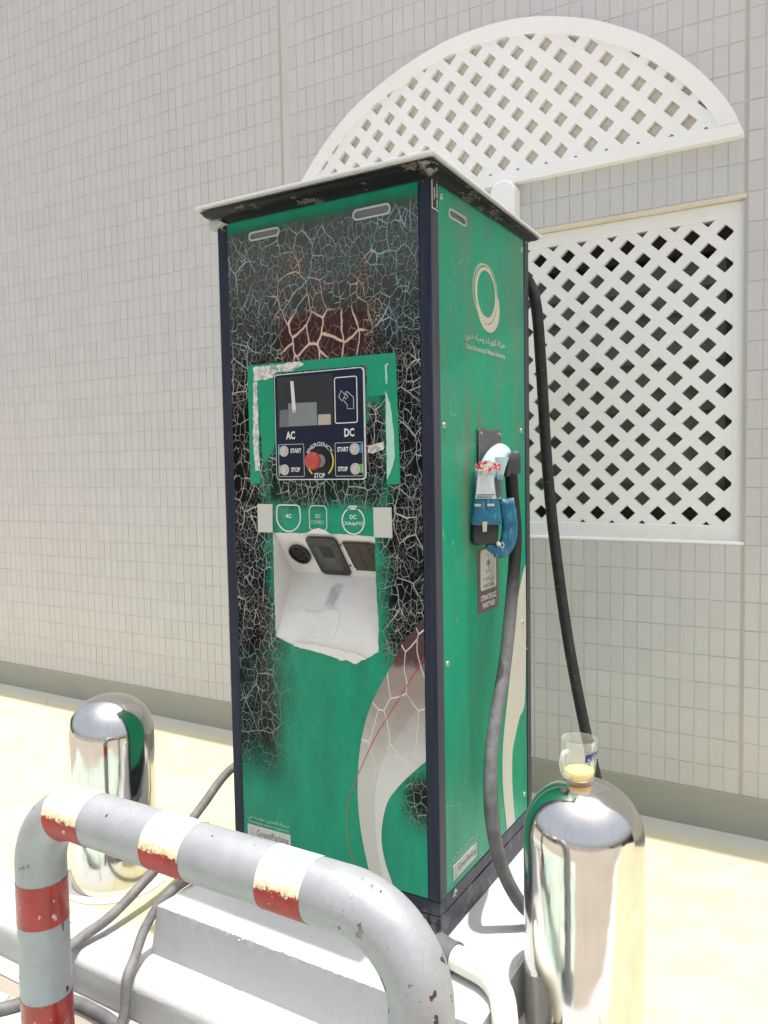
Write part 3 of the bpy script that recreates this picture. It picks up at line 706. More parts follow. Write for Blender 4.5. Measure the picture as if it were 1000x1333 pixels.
while zz < iz1-.12:
    a = radians(14); y_ = yb1-.035; h = .0885
    v = [(xx_, y_+dy*cos(a)*1-dz*sin(a)*-1*0+dz*sin(a), zz+dz*cos(a)) for xx_ in (ix0+.03, ix1-.03) for dy in (-.003, .003) for dz in (0, h)]
    f = box(0, 1, 0, 1, 0, 1)[1]
    mk('louvre_slat', (v, f), 'louvre', win); zz += .082
mk('room', ([(OX0-.1, yb1, OZ0-.1), (OX1+.1, yb1, OZ0-.1), (OX1+.1, yb1, OZ1+.1), (OX0-.1, yb1, OZ1+.1), (OX0-.1, yb1+.6, OZ0-.1), (OX1+.1, yb1+.6, OZ0-.1), (OX1+.1, yb1+.6, OZ1+.1), (OX0-.1, yb1+.6, OZ1+.1)],
   [(4, 5, 6, 7), (0, 1, 5, 4), (1, 2, 6, 5), (2, 3, 7, 6), (3, 0, 4, 7)]), 'dark_room', win)
# lunette
lun = thing('lattice_lunette', 'white half round diamond lattice panel fixed above the window', 'wall ornament', (-.35, YW, 1.962))
outp = [(-1.205, 1.962), (-1.190, 2.10), (-1.153, 2.17), (-1.02, 2.301), (-.884, 2.392), (-.733, 2.456), (-.631, 2.489), (-.513, 2.514), (-.4, 2.522), (-.291, 2.519), (-.17, 2.499), (-.025, 2.452), (.085, 2.399), (.212, 2.318), (.32, 2.219), (.39, 2.137), (.445, 2.053), (.480, 1.972), (.4805, 1.962)]
oc = curve2(outp, 5)
def inset(P, d, floor_z):
    R_ = []
    for i, p in enumerate(P):
        a = Vector(P[max(i-1, 0)]); b = Vector(P[min(i+1, len(P)-1)]); t = (b-a).normalized(); n = Vector((t.y, -t.x))
        q = Vector(p)+n*d; R_.append((q.x, max(q.y, floor_z)))
    return R_
ic = inset(oc, .052, 2.003)
def inner_arc(P, d, zf, ncount):
    pts = []
    for i, p in enumerate(P):
        a = Vector(P[max(i-1, 0)]); b = Vector(P[min(i+1, len(P)-1)]); t = (b-a).normalized(); q = Vector(p)+Vector((t.y, -t.x))*d
        if q.y > zf and p[1] > 2.02: pts.append((q.x, q.y))
    lo_, hi_ = pts[0], pts[-1]; pts = [(lo_[0]-.004, zf)]+pts+[(hi_[0]+.002, zf)]
    L = [0]
    for i in range(1, len(pts)): L.append(L[-1]+math.dist(pts[i], pts[i-1]))
    out = []
    for k in range(ncount):
        s_ = L[-1]*k/(ncount-1); i = 0
        while i < len(L)-2 and L[i+1] < s_: i += 1
        u_ = (s_-L[i])/max(1e-9, L[i+1]-L[i]); out.append((pts[i][0]+(pts[i+1][0]-pts[i][0])*u_, pts[i][1]+(pts[i+1][1]-pts[i][1])*u_))
    return out
ic = inner_arc(oc, .053, 2.003, len(oc))
LY = 1.148
def resample(P, m):
    L = [0]
    for i in range(1, len(P)): L.append(L[-1]+math.dist(P[i], P[i-1]))
    out = []
    for k in range(m):
        s_ = L[-1]*k/(m-1); i = 0
        while i < len(L)-2 and L[i+1] < s_: i += 1
        u_ = (s_-L[i])/max(1e-9, L[i+1]-L[i]); out.append((P[i][0]+(P[i+1][0]-P[i][0])*u_, P[i][1]+(P[i+1][1]-P[i][1])*u_))
    return out
ocz = [(a, b) for a, b in oc if b > 2.004]
ocz = [(ocz[0][0]-.002, 2.003)]+ocz+[(.4665, 2.003)]
NA = 90; ao, ai = resample(ocz, NA), resample(ic, NA)
V = [(a, LY-.006, b) for a, b in ao]+[(a, LY-.006, b) for a, b in ai]+[(a, YW+.001, b) for a, b in ao]+[(a, YW+.001, b) for a, b in ai]; F = []
for k in range(NA-1): F += [(k, k+1, NA+k+1, NA+k), (k, 2*NA+k, 2*NA+k+1, k+1), (NA+k, NA+k+1, 3*NA+k+1, 3*NA+k)]
mk('arch_frame', (V, F), 'white_screen', lun, smooth=True)
mk('base_bar', prism([(-1.205, 1.962), (.4805, 1.962), (.4790, 1.974), (.4665, 2.0028), (-1.203, 2.0028)], 'f', LY-.0062, YW+.001), 'white_screen', lun, bevel=.0015)
# convex clip region from the inner outline
reg = None
def hull(P):
    P = sorted(set((round(a, 5), round(b, 5)) for a, b in P))
    def half(Q):
        h = []
        for p in Q:
            while len(h) >= 2 and (h[-1][0]-h[-2][0])*(p[1]-h[-2][1])-(h[-1][1]-h[-2][1])*(p[0]-h[-2][0]) <= 0: h.pop()
            h.append(p)
        return h
    a = half(P); b = half(P[::-1]); return a[:-1]+b[:-1]
reg = hull([(a+(.004 if a > -.4 else -.004), b+(.004 if b > 2.01 else -.004)) for a, b in ic])
mk('lattice', lattice(reg, .012, 2.248-.001, .1030, .1040, .0262, .0266, LY, LY+.018), 'white_screen', lun)
mk('back_panel', prism(reg, 'f', YW-.0035, YW+.0005), 'beige_back', lun)
# small rounded fitting under the lunette
fit = thing('wall_fitting', 'small white round topped cover on the tiles under the half round lattice', 'wall fitting', (-.29, YW, 1.84))
pf = [(-.335, 1.80), (-.245, 1.80), (-.245, 1.925)]+[(-.29+.045*cos(radians(a)), 1.93+.04*sin(radians(a))) for a in range(0, 181, 15)]
mk('cover', prism(pf, 'f', YW-.062, YW+.002), 'white_screen', fit, bevel=.008, segs=3)

# ------------------------------------------------------------------ charging cabinet
W, D = .6033, .5877
cab = thing('charging_cabinet', 'tall green and navy electric car charging cabinet with burnt cracked front on the white plinth', 'charging station', (0, 0, ZB))
mk('body_shell', box(-W+.012, -.012, .095, D-.012, ZB+.02, 1.60), 'black_matte', cab)
# posts
def lpost(sx, sy):
    t = .0015
    x0, x1 = (-W, -W+.0285) if sx < 0 else (-.0311, 0)
    y0, y1 = (0, .036) if sy < 0 else (D-.030, D)
    return box(x0, x1, y0, y1, ZB+.095, 1.606)
for sx in (-1, 1):
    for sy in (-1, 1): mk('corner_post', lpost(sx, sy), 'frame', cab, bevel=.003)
# front panel with the recess cut out
FY = .003
rec = [(-.452, .822), (-.283, .824), (-.157, .821), (-.156, .713), (-.151, .628), (-.153, .554), (-.183, .536), (-.212, .520), (-.240, .525), (-.317, .537), (-.392, .542), (-.425, .553), (-.452, .562), (-.453, .703)]
def rag(P, k, a):
    out = []
    for i in range(len(P)):
        p = Vector(P[i]); q = Vector(P[(i+1) % len(P)]); n = max(1, int((q-p).length/k)); t = (q-p).normalized(); nn = Vector((t.y, -t.x))
        for j in range(n): out.append(tuple((p+(q-p)*j/n+nn*(random.uniform(-a, a) if j else 0))[:]))
    return out
recr = rag(rec, .010, .0011)
from mathutils.geometry import tessellate_polygon
def holed(outer, holes, plane, d):
    loops = [[Vector((a, b, 0)) for a, b in outer]]+[[Vector((a, b, 0)) for a, b in h] for h in holes]
    tri = tessellate_polygon(loops); flatp = [p for l in loops for p in l]
    return [pl(plane, p.x, p.y, d) for p in flatp], [tuple(t) for t in tri]
slots = [rrect(-.502, -.410, 1.5385, 1.5575, .0092), rrect(-.198, -.102, 1.5365, 1.5585, .0105)]
mk('front_panel', holed([(-.5735, .0), (-.0325, .0), (-.0325, 1.601), (-.5735, 1.601)], [recr]+slots, 'f', FY), 'front', cab)
fr = cab.children[-1]
for i, s in enumerate(slots):
    xs = [a for a, b in s]; zs = [b for a, b in s]; cx, cz = (min(xs)+max(xs))/2, (min(zs)+max(zs))/2
    o_ = [(cx+(a-cx)*1.04, cz+(b-cz)*1.16) for a, b in s]; i_ = [(cx+(a-cx)*.955, cz+(b-cz)*.78) for a, b in s]
    h = mk('handle_slot', ringp(o_, i_, 'f', FY-.0022, FY+.004), 'rim', cab, bevel=.0006); mk('slot_back', prism(i_, 'f', FY+.004, FY+.006), 'slot', h)
# side panels, back panel
SX = -.003
sslot = rrect(.093, .183, 1.5345, 1.554, .0095)
mk('side_panel', holed([(.0375, -.0005), (D-.0315, -.0005), (D-.0315, 1.594), (.0375, 1.594)], [sslot], 's', SX), 'side', cab)
o_ = [(.138+(a-.138)*1.05, 1.5443+(b-1.5443)*1.18) for a, b in sslot]; i_ = [(.138+(a-.138)*.95, 1.5443+(b-1.5443)*.76) for a, b in sslot]
h = mk('handle_slot', ringp(o_, i_, 's', SX-.004, SX+.0022), 'rim', cab, bevel=.0006); mk('slot_back', prism(i_, 's', SX-.006, SX-.004), 'slot', h)
mk('left_panel', box(-W+.004, -W+.011, .037, D-.031, -.001, 1.594), 'side', cab)
mk('back_panel', box(-W+.03, -.032, D-.011, D-.004, -.001, 1.594), 'side', cab)
# base: two stacked rails with a thin seam
for (z0, z1, inn) in ((ZB, -.0365, .0), (-.0345, -.0025, .0015)):
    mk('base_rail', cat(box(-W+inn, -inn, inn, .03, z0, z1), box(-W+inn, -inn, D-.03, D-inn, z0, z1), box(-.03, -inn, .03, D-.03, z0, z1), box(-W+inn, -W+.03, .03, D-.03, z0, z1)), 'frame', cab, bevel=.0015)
# cornice (sloping moulding) and roof sheet
RC = {'fl': (-.622, -.060, 1.6225), 'fr': (.045, -.073, 1.6155), 'br': (.018, .650, 1.6150), 'bl': (-.650, .650, 1.622)}
prof = [(0., 0.), (.10, .15), (.30, .36), (.62, .60), (.66, .74), (.80, .86)]
inner = [(-W-.001, -.001), (.001, -.001), (.001, D+.001), (-W-.001, D+.001)]; V, F = [], []
zlo = 1.590
for (f_, g_) in [(0, -.0)]+prof:
    for (ix, iy), kname in zip(inner, ('fl', 'fr', 'br', 'bl')):
        ox, oy, oz = RC[kname]; V.append((ix+(ox-ix)*f_, iy+(oy-iy)*f_, zlo+(oz-.004-zlo)*g_))
nr = len(V)//4
for i in range(nr-1):
    for k in range(4): F.append((i*4+k, i*4+(k+1) % 4, (i+1)*4+(k+1) % 4, (i+1)*4+k))
F.append(tuple(range((nr-1)*4, nr*4)))
cvf = (V, F)
mk('cornice', cvf, 'cornice', cab, bevel=.002)
lo = [Vector(RC[k])+Vector((0, 0, -.0030)) for k in ('fl', 'fr', 'br', 'bl')]; hi = [Vector(RC[k])+Vector((0, 0, .0030)) for k in ('fl', 'fr', 'br', 'bl')]
V = [tuple(v) for v in lo+hi]; F = [(3, 2, 1, 0), (4, 5, 6, 7)]+[(k, (k+1) % 4, (k+1) % 4+4, k+4) for k in range(4)]
mk('roof_sheet', (V, F), 'roof', cab, bevel=.001)
# worn corner brackets
mk('corner_bracket', prism([(-W-.014, 1.580), (-W+.020, 1.586), (-W+.034, 1.590), (-W+.016, 1.602), (-W-.014, 1.603)], 'f', -.016, .012), 'rim', cab, bevel=.002, label='pale bare metal corner bracket with flaked paint')
# white lining panel of the recess
A = Vector((0, .0, .824)); dU = Vector((0, .084, -.110)); dU_l = dU.length; eU = dU.normalized(); nU = Vector((0, -.110, -.084)).normalized()   # upper sloping plane, normal looks out and down
def up3(x, s, off=0.): return tuple(Vector((x, 0, 0))+A+eU*s+nU*off)
B = A+dU; C = Vector((0, .0, .505)); eL = (Vector((0, .003, .562))-B).normalized(); nL = Vector((0, eL.z, -eL.y)); nL = -nL if nL.y > 0 else nL
def lo3(x, s, off=0.): return tuple(Vector((x, 0, 0))+B+eL*s+nL*off)
x0, x1 = -.455, -.148
rv = [(x0, FY+.001, .826), (x1, FY+.001, .826), (x0, B.y, B.z), (x1, B.y, B.z), (x0, .0035, .5635), (x1, .0035, .5635), (x0, .0045, .50), (x1, .0045, .50)]
hb = mk('socket_bay', (rv, [(0, 1, 3, 2), (2, 3, 5, 4), (4, 5, 7, 6)]), 'recess', cab)
# bay side walls
mk('bay_cheek', ([(x0+.002, FY, .826), (x0+.002, B.y, B.z), (x0+.002, .0035, .560), (x0+.0, FY, .70)], [(0, 1, 2, 3)]), 'recess', hb)
mk('bay_cheek', ([(x1-.0, FY, .826), (x1-.0, B.y, B.z), (x1-.0, .0035, .560), (x1-.0, FY, .70)], [(0, 1, 2, 3)]), 'recess', hb)
# ragged torn vinyl lip under the bay
lip = [(-.392, .5445), (-.37, .541), (-.34, .539), (-.317, .536), (-.29, .532), (-.262, .527), (-.255, .5235), (-.240, .527), (-.214, .5195), (-.205, .5235), (-.198, .531), (-.186, .5335), (-.215, .543), (-.26, .546), (-.30, .551), (-.35, .553), (-.385, .551)]
mk('torn_vinyl', prism(rag(lip, .006, .0008), 'f', -.003, FY+.001), 'ragged', cab)
mk('torn_vinyl', prism(rag([(-.348, .8235), (-.336, .829), (-.328, .834), (-.312, .8365), (-.298, .833), (-.288, .828), (-.28, .8235)], .004, .0008), 'f', .0008, FY+.001), 'ragged', cab)
def disc_on(fn, cx, cs, r1, r2, o0, o1, n=28):
    """short round boss standing on a sloping plane"""
    V = [fn(cx+r1*cos(2*pi*k/n), cs+r2*sin(2*pi*k/n), o0) for k in range(n)]+[fn(cx+r1*cos(2*pi*k/n), cs+r2*sin(2*pi*k/n), o1) for k in range(n)]
    return V, [tuple(range(n, 2*n))]+[(k, (k+1) % n, (k+1) % n+n, k+n) for k in range(n)]
def ring_on(fn, O, I, o0, o1):
    n = len(O); V = [fn(a, b, o0) for a, b in O]+[fn(a, b, o0) for a, b in I]+[fn(a, b, o1) for a, b in O]+[fn(a, b, o1) for a, b in I]; F = []
    for k in range(n):
        j = (k+1) % n; F += [(k, j, n+j, n+k), (2*n+k, 3*n+k, 3*n+j, 2*n+j), (k, 2*n+k, 2*n+j, j), (n+k, n+j, 3*n+j, 3*n+k)]
    return V, F
def poly_on(fn, P, o): return [fn(a, b, o) for a, b in P], [tuple(range(len(P)))]
acs = mk('ac_socket', ring_on(up3, circ(-.400, .071, .0305), circ(-.400, .071, .0255), .0002, .007), 'black_plastic', hb, bevel=.001)
mk('socket_face', poly_on(up3, circ(-.400, .071, .0255), .0012), 'black_matte', acs)
for k in range(7):
    a = radians(k*60); rr = .0145 if k < 6 else 0
    mk('pin_sleeve', ring_on(up3, circ(-.400+rr*cos(a), .071+rr*sin(a), .0056, n=12), circ(-.400+rr*cos(a), .071+rr*sin(a), .0034, n=12), .0012, .0048), 'funnel', acs)
co = rrect(-.358, -.270, .011, .1345, .012); ci = rrect(-.345, -.284, .027, .119, .017); cin = [(-.314+(a+.314)*.58, .060+(b-.072)*.42) for a, b in ci]
cm = mk('combo_socket', ring_on(up3, co, ci, .0002, .0055), 'black_plastic', hb, bevel=.001)
n = len(ci); V = [up3(a, b, .0050) for a, b in ci]+[up3(a, b, .0006) for a, b in cin]
mk('socket_funnel', (V, [(k, (k+1) % n, (k+1) % n+n, k+n) for k in range(n)]), 'funnel', cm); mk('socket_face', poly_on(up3, cin, .0008), 'black_matte', cm)
chp = [(-.257, .024), (-.186, .023), (-.176, .030), (-.158, .055), (-.158, .112), (-.180, .118), (-.246, .118), (-.253, .112)]
chp = [(-.256, .024), (-.180, .024), (-.166, .030), (-.158, .046), (-.158, .117), (-.246, .117), (-.2545, .110)]
ch = mk('chademo_socket', poly_on(up3, chp, .0006), 'black_matte', hb)
for k in range(9):
    s = .030+k*.0098
    for (a, b) in ((-.251, -.222), (-.219, -.190), (-.187, -.163)): mk('grille_bar', ([up3(a+(k % 2)*.004, s, .0008), up3(b+(k % 2)*.004, s, .0008), up3(b+(k % 2)*.004, s+.0072, .0030), up3(a+(k % 2)*.004, s+.0072, .0030)], [(0, 1, 2, 3)]), 'grille', ch)
for s in (.036, .103): mk('screw', disc_on(up3, -.2645, s, .0028, .0028, .0, .0015, 10), 'black_matte', hb)
# pocket with torn top edge in the lower slope
pk = [(-.350, .108), (-.338, .106), (-.315, .101), (-.292, .0965), (-.281, .100), (-.279, .148), (-.284, .158), (-.292, .161), (-.340, .162), (-.350, .156)]
pkc = (-.314, .132)
mk('pocket', cat(ring_on(lo3, [(pkc[0]+(a-pkc[0])*1.05, pkc[1]+(b-pkc[1])*1.05) for a, b in pk], pk, .0003, .0012), ([lo3(a, b, .0012) for a, b in pk]+[lo3(pkc[0]+(a-pkc[0])*.9, pkc[1]+.004+(b-pkc[1])*.9, .0004) for a, b in pk], [(k, (k+1) % 10, (k+1) % 10+10, k+10) for k in range(10)]), ([lo3(pkc[0]+(a-pkc[0])*.9, pkc[1]+.004+(b-pkc[1])*.9, .0004) for a, b in pk], [tuple(range(10))])), 'recess', hb)
tr = [(-.425, .112), (-.41, .106), (-.39, .102), (-.372, .109), (-.352, .1065), (-.338, .104), (-.315, .0995), (-.291, .0945)]
trv = [lo3(a, b, .0008) for a, b in tr]+[lo3(a, b-.0045+random.uniform(-.002, .002), .0046) for a, b in tr]
mk('torn_edge', (trv, [(k, k+1, k+9, k+8) for k in range(7)]), 'ragged', hb)

# swoosh print
L_ = curve2([(-.0330, .640), (-.060, .612), (-.093, .574), (-.115, .532), (-.150, .474), (-.183, .409), (-.205, .334), (-.215, .260), (-.217, .187), (-.209, .111), (-.191, .031), (-.180, .001)], 6)
Mi = curve2([(-.0330, .463), (-.066, .416), (-.097, .374), (-.141, .307), (-.164, .242), (-.170, .175), (-.167, .098), (-.156, .039), (-.147, .001)], 6)
R_ = curve2([(-.0330, .318), (-.068, .285), (-.105, .246), (-.134, .205), (-.150, .152), (-.153, .101), (-.143, .054), (-.125, .009), (-.122, .001)], 6)
def strip(A_, B_, d):
    n = 48
    def rs(P): 
        L = [0]
        for i in range(1, len(P)): L.append(L[-1]+math.dist(P[i], P[i-1]))
        out = []
        for k in range(n+1):
            s = L[-1]*k/n; i = 0
            while i < len(L)-2 and L[i+1] < s: i += 1
            t = (s-L[i])/max(1e-9, L[i+1]-L[i]); out.append((P[i][0]+(P[i+1][0]-P[i][0])*t, P[i][1]+(P[i+1][1]-P[i][1])*t))
        return out
    a, b = rs(A_), rs(B_); V = [(x, d, z) for x, z in a]+[(x, d, z) for x, z in b]
    return V, [(k, k+1, n+2+k, n+1+k) for k in range(n)]
mk('swoosh_print', strip(L_, Mi, FY-.0005), 'swoosh_a', cab); mk('swoosh_print', strip(Mi, R_, FY-.0005), 'swoosh_b', cab)
mk('curved_line', ribbon(curve2([(-.0335, .554), (-.065, .506), (-.114, .430), (-.165, .352), (-.215, .255)]), .0016, 'f', FY-.0012, FY-.0006), 'red_line', cab)
mk('curved_line', ribbon(curve2([(-.215, .255), (-.243, .182), (-.249, .130), (-.245, .079), (-.233, .031), (-.224, .002)]), .0022, 'f', FY-.0012, FY-.0001), 'brown_line', cab, label='thin ochre curved line')

# sticker frame round the control face (inverted U) and the white residue on it
u = [(-.519, 1.237), (-.519, .943), (-.487, .943), (-.4865, 1.1365), (-.4375, 1.1365), (-.4375, 1.2105), (-.170, 1.2105), (-.170, 1.140), (-.122, 1.140), (-.122, .940), (-.087, .9415), (-.0935, 1.232)]
mk('green_sticker', prism(u, 'f', FY-.0012, FY-.0002), 'green_sticker', cab)
mk('green_sticker', prism(rag([(-.4865, 1.1365), (-.478, .99), (-.468, 1.0), (-.445, 1.02), (-.4375, 1.05), (-.4375, 1.1365)], .02, .003), 'f', FY-.0009, FY-.0001), 'green_sticker', cab)
mk('residue_patch', prism(rag([(-.500, 1.230), (-.36, 1.2345), (-.345, 1.226), (-.375, 1.214), (-.43, 1.2125), (-.44, 1.200), (-.498, 1.197)], .007, .0018), 'f', FY-.0022, FY-.0012), 'residue', cab)
mk('residue_patch', prism(rag([(-.500, 1.195), (-.489, 1.195), (-.488, 1.09), (-.490, 1.02), (-.486, .975), (-.502, .975), (-.506, 1.04), (-.504, 1.12)], .007, .0016), 'f', FY-.0022, FY-.0012), 'residue', cab)
mk('residue_patch', prism(rag([(-.121, 1.150), (-.109, 1.12), (-.101, 1.06), (-.100, 1.00), (-.112, .965), (-.1205, .950)], .008, .0008), 'f', FY-.0022, FY-.0012), 'pale_film', cab)
mk('residue_patch', prism(rag([(-.121, 1.208), (-.1165, 1.208), (-.1155, 1.165), (-.120, 1.165)], .006, .0008), 'f', FY-.0022, FY-.0012), 'pale_film', cab)
for a, b in ((-.497, 1.190), (-.114, 1.208), (-.494, .985), (-.112, .985)): mk('screw', prism(circ(a, b, .0028, n=12), 'f', FY-.0034, FY-.0022), 'screw', cab)
mk('peeled_strip', prism(rag([(-.171, 1.028), (-.128, 1.036), (-.128, 1.020), (-.160, 1.010), (-.171, 1.014)], .006, .001), 'f', FY-.0016, FY-.0004), 'residue', cab, label='small olive strip of peeled vinyl')

# control face
CY = FY-.006
cf = mk('control_face', prism(rrect(-.4325, -.1745, .9515, 1.2075, .010), 'f', CY, FY-.0004), 'print', cab, bevel=.0012)
ni = rrect(-.4300, -.1770, .9540, 1.2050, .0085)
mk('navy_face', prism(ni, 'f', CY-.0006, CY+.0002), 'navy', cf)
CY -= .0008
mk('display', prism(rrect(-.4215, -.2595, 1.079, 1.199, .004), 'f', CY-.0004, CY+.0001), 'screen', cf)
mk('inner_board', prism([(-.390, 1.0805), (-.305, 1.0805), (-.306, 1.1345), (-.390, 1.1360)], 'f', CY-.0008, CY-.0004), 'board', cf)
mk('inner_board', prism([(-.303, 1.0805), (-.267, 1.0805), (-.267, 1.105), (-.302, 1.105)], 'f', CY-.0008, CY-.0004), 'board2', cf, label='small cream board beside the grey one')
mk('inner_board', prism([(-.388, 1.080), (-.418, 1.080), (-.416, 1.12), (-.392, 1.122)], 'f', CY-.0007, CY-.0004), 'steelplate', cf)
mk('white_pointer', prism([(-.3815, 1.1885), (-.3722, 1.1880), (-.3665, 1.1165), (-.3690, 1.1135), (-.3750, 1.1135), (-.3772, 1.1165)], 'f', CY-.0018, CY-.0006), 'needle', cf, bevel=.0005)
mk('pointer_hole', prism(circ(-.372, 1.1175, .0018, n=10), 'f', CY-.0022, CY-.0018), 'black_matte', cf)
def outline(x0, x1, z0, z1, r, t_, nm='outline', mat='print', y=None, parent=None):
    y = CY if y is None else y
    return mk(nm, ringp(rrect(x0, x1, z0, z1, r), rrect(x0+t_, x1-t_, z0+t_, z1-t_, max(r-t_, .0005)), 'f', y-.0004, y+.0001), mat, parent or cf)
outline(-.2555, -.1925, 1.0815, 1.1885, .006, .0022, 'card_reader_outline')
# card and hand pictogram
hand = [(-.2265, 1.1300), (-.2460, 1.1475), (-.2350, 1.1600), (-.2265, 1.1520)]
for P in ([(-.2435, 1.1435), (-.2365, 1.1575), (-.2255, 1.1460), (-.2295, 1.1400), (-.2345, 1.1330), (-.2435, 1.1435)], [(-.2255, 1.1510), (-.2210, 1.1545), (-.2030, 1.1400), (-.2030, 1.1145), (-.2205, 1.1145), (-.2205, 1.1235), (-.2300, 1.1340)], [(-.2255, 1.1510), (-.2180, 1.1420), (-.2240, 1.1370), (-.2290, 1.1415)]):
    mk('pictogram_line', ribbon(P, .0011, 'f', CY-.0004, CY+.0001), 'print', cf)
text('lettering', 'AC', 'f', -.399, -.372, 1.0495, 1.0690, CY-.0004, 'print', cf, bold=.03)
text('lettering', 'DC', 'f', -.230, -.2025, 1.0505, 1.0700, CY-.0004, 'print', cf, bold=.03)
outline(-.4235, -.3465, .9595, 1.0380, .003, .0009, 'button_outline'); outline(-.2570, -.1800, .9595, 1.0375, .003, .0009, 'button_outline')
btn0 = None
for i, (bx, bz, tabx, tm_) in enumerate(((-.4040, 1.0215, -.4225, 'blue'), (-.4035, .9765, -.4225, 'lime'), (-.2010, 1.0220, -.1905, 'blue'), (-.2000, .9765, -.1905, 'lime'))):
    mk('colour_tab', prism([(tabx, bz-.009), (tabx+.0095, bz-.009), (tabx+.0095, bz+.011), (tabx, bz+.011)], 'f', CY-.0003, CY+.0001), tm_, cf)
    if btn0 is None:
        b1 = mk('push_button', prism(circ(bx, bz, .0132), 'f', CY-.0050, CY), 'offwhite_btn', cf, bevel=.0012, at=(bx, CY, bz))
        b2 = mk('button_cap', prism(circ(bx, bz, .0075), 'f', CY-.0085, CY-.0050), 'steel', b1, bevel=.0012, at=(bx, CY, bz)); btn0 = (b1, b2, Vector((bx, CY, bz)))
    else:
        c1 = btn0[0].copy(); COL.objects.link(c1); c1.parent = cf; c1.location = btn0[0].location+Vector((bx, CY, bz))-btn0[2]
        c2 = btn0[1].copy(); COL.objects.link(c2); c2.parent = c1
text('lettering', 'START', 'f', -.3865, -.3545, 1.0165, 1.0275, CY-.0004, 'print', cf, bold=.03); text('lettering', 'STOP', 'f', -.3860, -.3590, .9710, .9820, CY-.0004, 'print', cf, bold=.03)
text('lettering', 'START', 'f', -.2505, -.2195, 1.0165, 1.0275, CY-.0004, 'print', cf, bold=.03); text('lettering', 'STOP', 'f', -.2495, -.2225, .9710, .9820, CY-.0004, 'print', cf, bold=.03)
text('lettering', 'STOP', 'f', -.3180, -.2870, .9560, .9680, CY-.0004, 'print', cf, bold=.03)
text('lettering', 'EMERGENCY', 'f', 0, 0, 0, 0, CY-.0004, 'print', cf, bold=.01, curve=(-.3005, .9970, .0345, .0095, 152, 30))
for a0, a1 in ((148, 232), (-52, 32)): mk('yellow_arc', prism(arcband(-.3005, .9960, .0355, .0395, a0, a1), 'f', CY-.0003, CY+.0001), 'yellow', cf)
mk('black_disc', prism(circ(-.3005, .9960, .0300), 'f', CY-.0003, CY+.0001), 'black_matte', cf)
ec = mk('emergency_button', tube([(-.3005, CY, .9965), (-.3005, CY-.020, .9965)], .0155, 24), 'grey_btn', cf, smooth=True)
mk('mushroom_cap', lathe([(.0, 0)], (0, 0, 0), 3)[0] and (lambda pr: ([(-.3005+r*cos(2*pi*k/28), CY-d_, .9965+r*sin(2*pi*k/28)) for r, d_ in pr for k in range(28)], [(i*28+k, i*28+(k+1) % 28, (i+1)*28+(k+1) % 28, (i+1)*28+k) for i in range(len(pr)-1) for k in range(28)]+[tuple(range((len(pr)-1)*28, len(pr)*28))]))([(.0135, .018), (.0165, .0215), (.0200, .0245), (.0208, .029), (.0200, .0335), (.0170, .0370), (.010, .0390), (.002, .0395)]), 'red_btn', ec, smooth=True)
# plates (their codes are left blank), socket outlines
for q in ([(-.4975, .8925), (-.4505, .8925), (-.4520, .8220), (-.4980, .8220)], [(-.1585, .8880), (-.1105, .8885), (-.1095, .8195), (-.1575, .8195)]):
    mk('blank_plate', prism(q, 'f', FY-.0030, FY-.0002), 'plate', cab, bevel=.0004)
ya = FY-.0010
acl = [(-.437, .8860), (-.4300, .8905), (-.3760, .8905), (-.3690, .8860)]+[(-.4025+.0365*cos(radians(a)), .8620+.0360*sin(radians(a))) for a in range(5, -186, -12)]
def loop_line(nm, P, wd, mat, parent=cab): return mk(nm, ribbon(P+[P[0]], wd, 'f', ya-.0004, ya+.0008), mat, parent)
loop_line('socket_outline', acl, .0030, 'print'); loop_line('socket_outline', rrect(-.3395, -.2890, .8290, .8900, .012), .0026, 'print_worn')
mk('socket_outline', ringp(circ(-.2145, .8555, .0320), circ(-.2145, .8555, .0292), 'f', ya-.0004, ya+.0008), 'print', cab); loop_line('socket_outline', [(-.2290, .8835), (-.2240, .8900), (-.2050, .8900), (-.2000, .8835)], .0028, 'print')
text('lettering', 'AC', 'f', -.4115, -.3930, .8590, .8690, ya-.0004, 'print', cab, bold=.04)
text('lettering', 'DC', 'f', -.3215, -.3065, .8600, .8700, ya-.0004, 'print_worn', cab, bold=.03); text('lettering', 'COMBO', 'f', -.3360, -.2970, .8460, .8550, ya-.0004, 'print_worn', cab)
text('lettering', 'DC', 'f', -.2230, -.2050, .8600, .8700, ya-.0004, 'print', cab, bold=.03); text('lettering', 'CHAdeMO', 'f', -.2440, -.1860, .8455, .8545, ya-.0010, 'print', cab, bold=.012)
# supplier notices
gp = mk('supplier_plate', prism([(-.5605, .018), (-.4215, .018), (-.4215, .0585), (-.5605, .0585)], 'f', FY-.0012, FY-.0002), 'plate', cab)
text('lettering', 'GreenParking', 'f', -.5300, -.4270, .0270, .0500, FY-.0016, 'print_dark', gp)
for k in range(5): mk('stripe', prism([(-.551, .026+k*.0056), (-.538, .026+k*.0056), (-.538, .028+k*.0056), (-.551, .028+k*.0056)], 'f', FY-.0016, FY-.0012), 'board2', gp)
text('lettering', 'The charging station is supplied by', 'f', -.5600, -.4240, .0620, .0700, FY-.0008, 'print_worn', cab)
text('lettering', arabic('محطة الشحن مقدمة من'), 'f', -.5600, -.4240, .0730, .0850, FY-.0008, 'print_worn', cab)
gs = mk('supplier_plate', prism([(.0705, .0155), (.2050, .0180), (.2050, .0530), (.0705, .0510)], 's', SX+.0002, SX+.0012), 'plate', cab)
text('lettering', 'GreenParking', 's', .0980, .1990, .0240, .0450, SX+.0016, 'print_dark', gs)
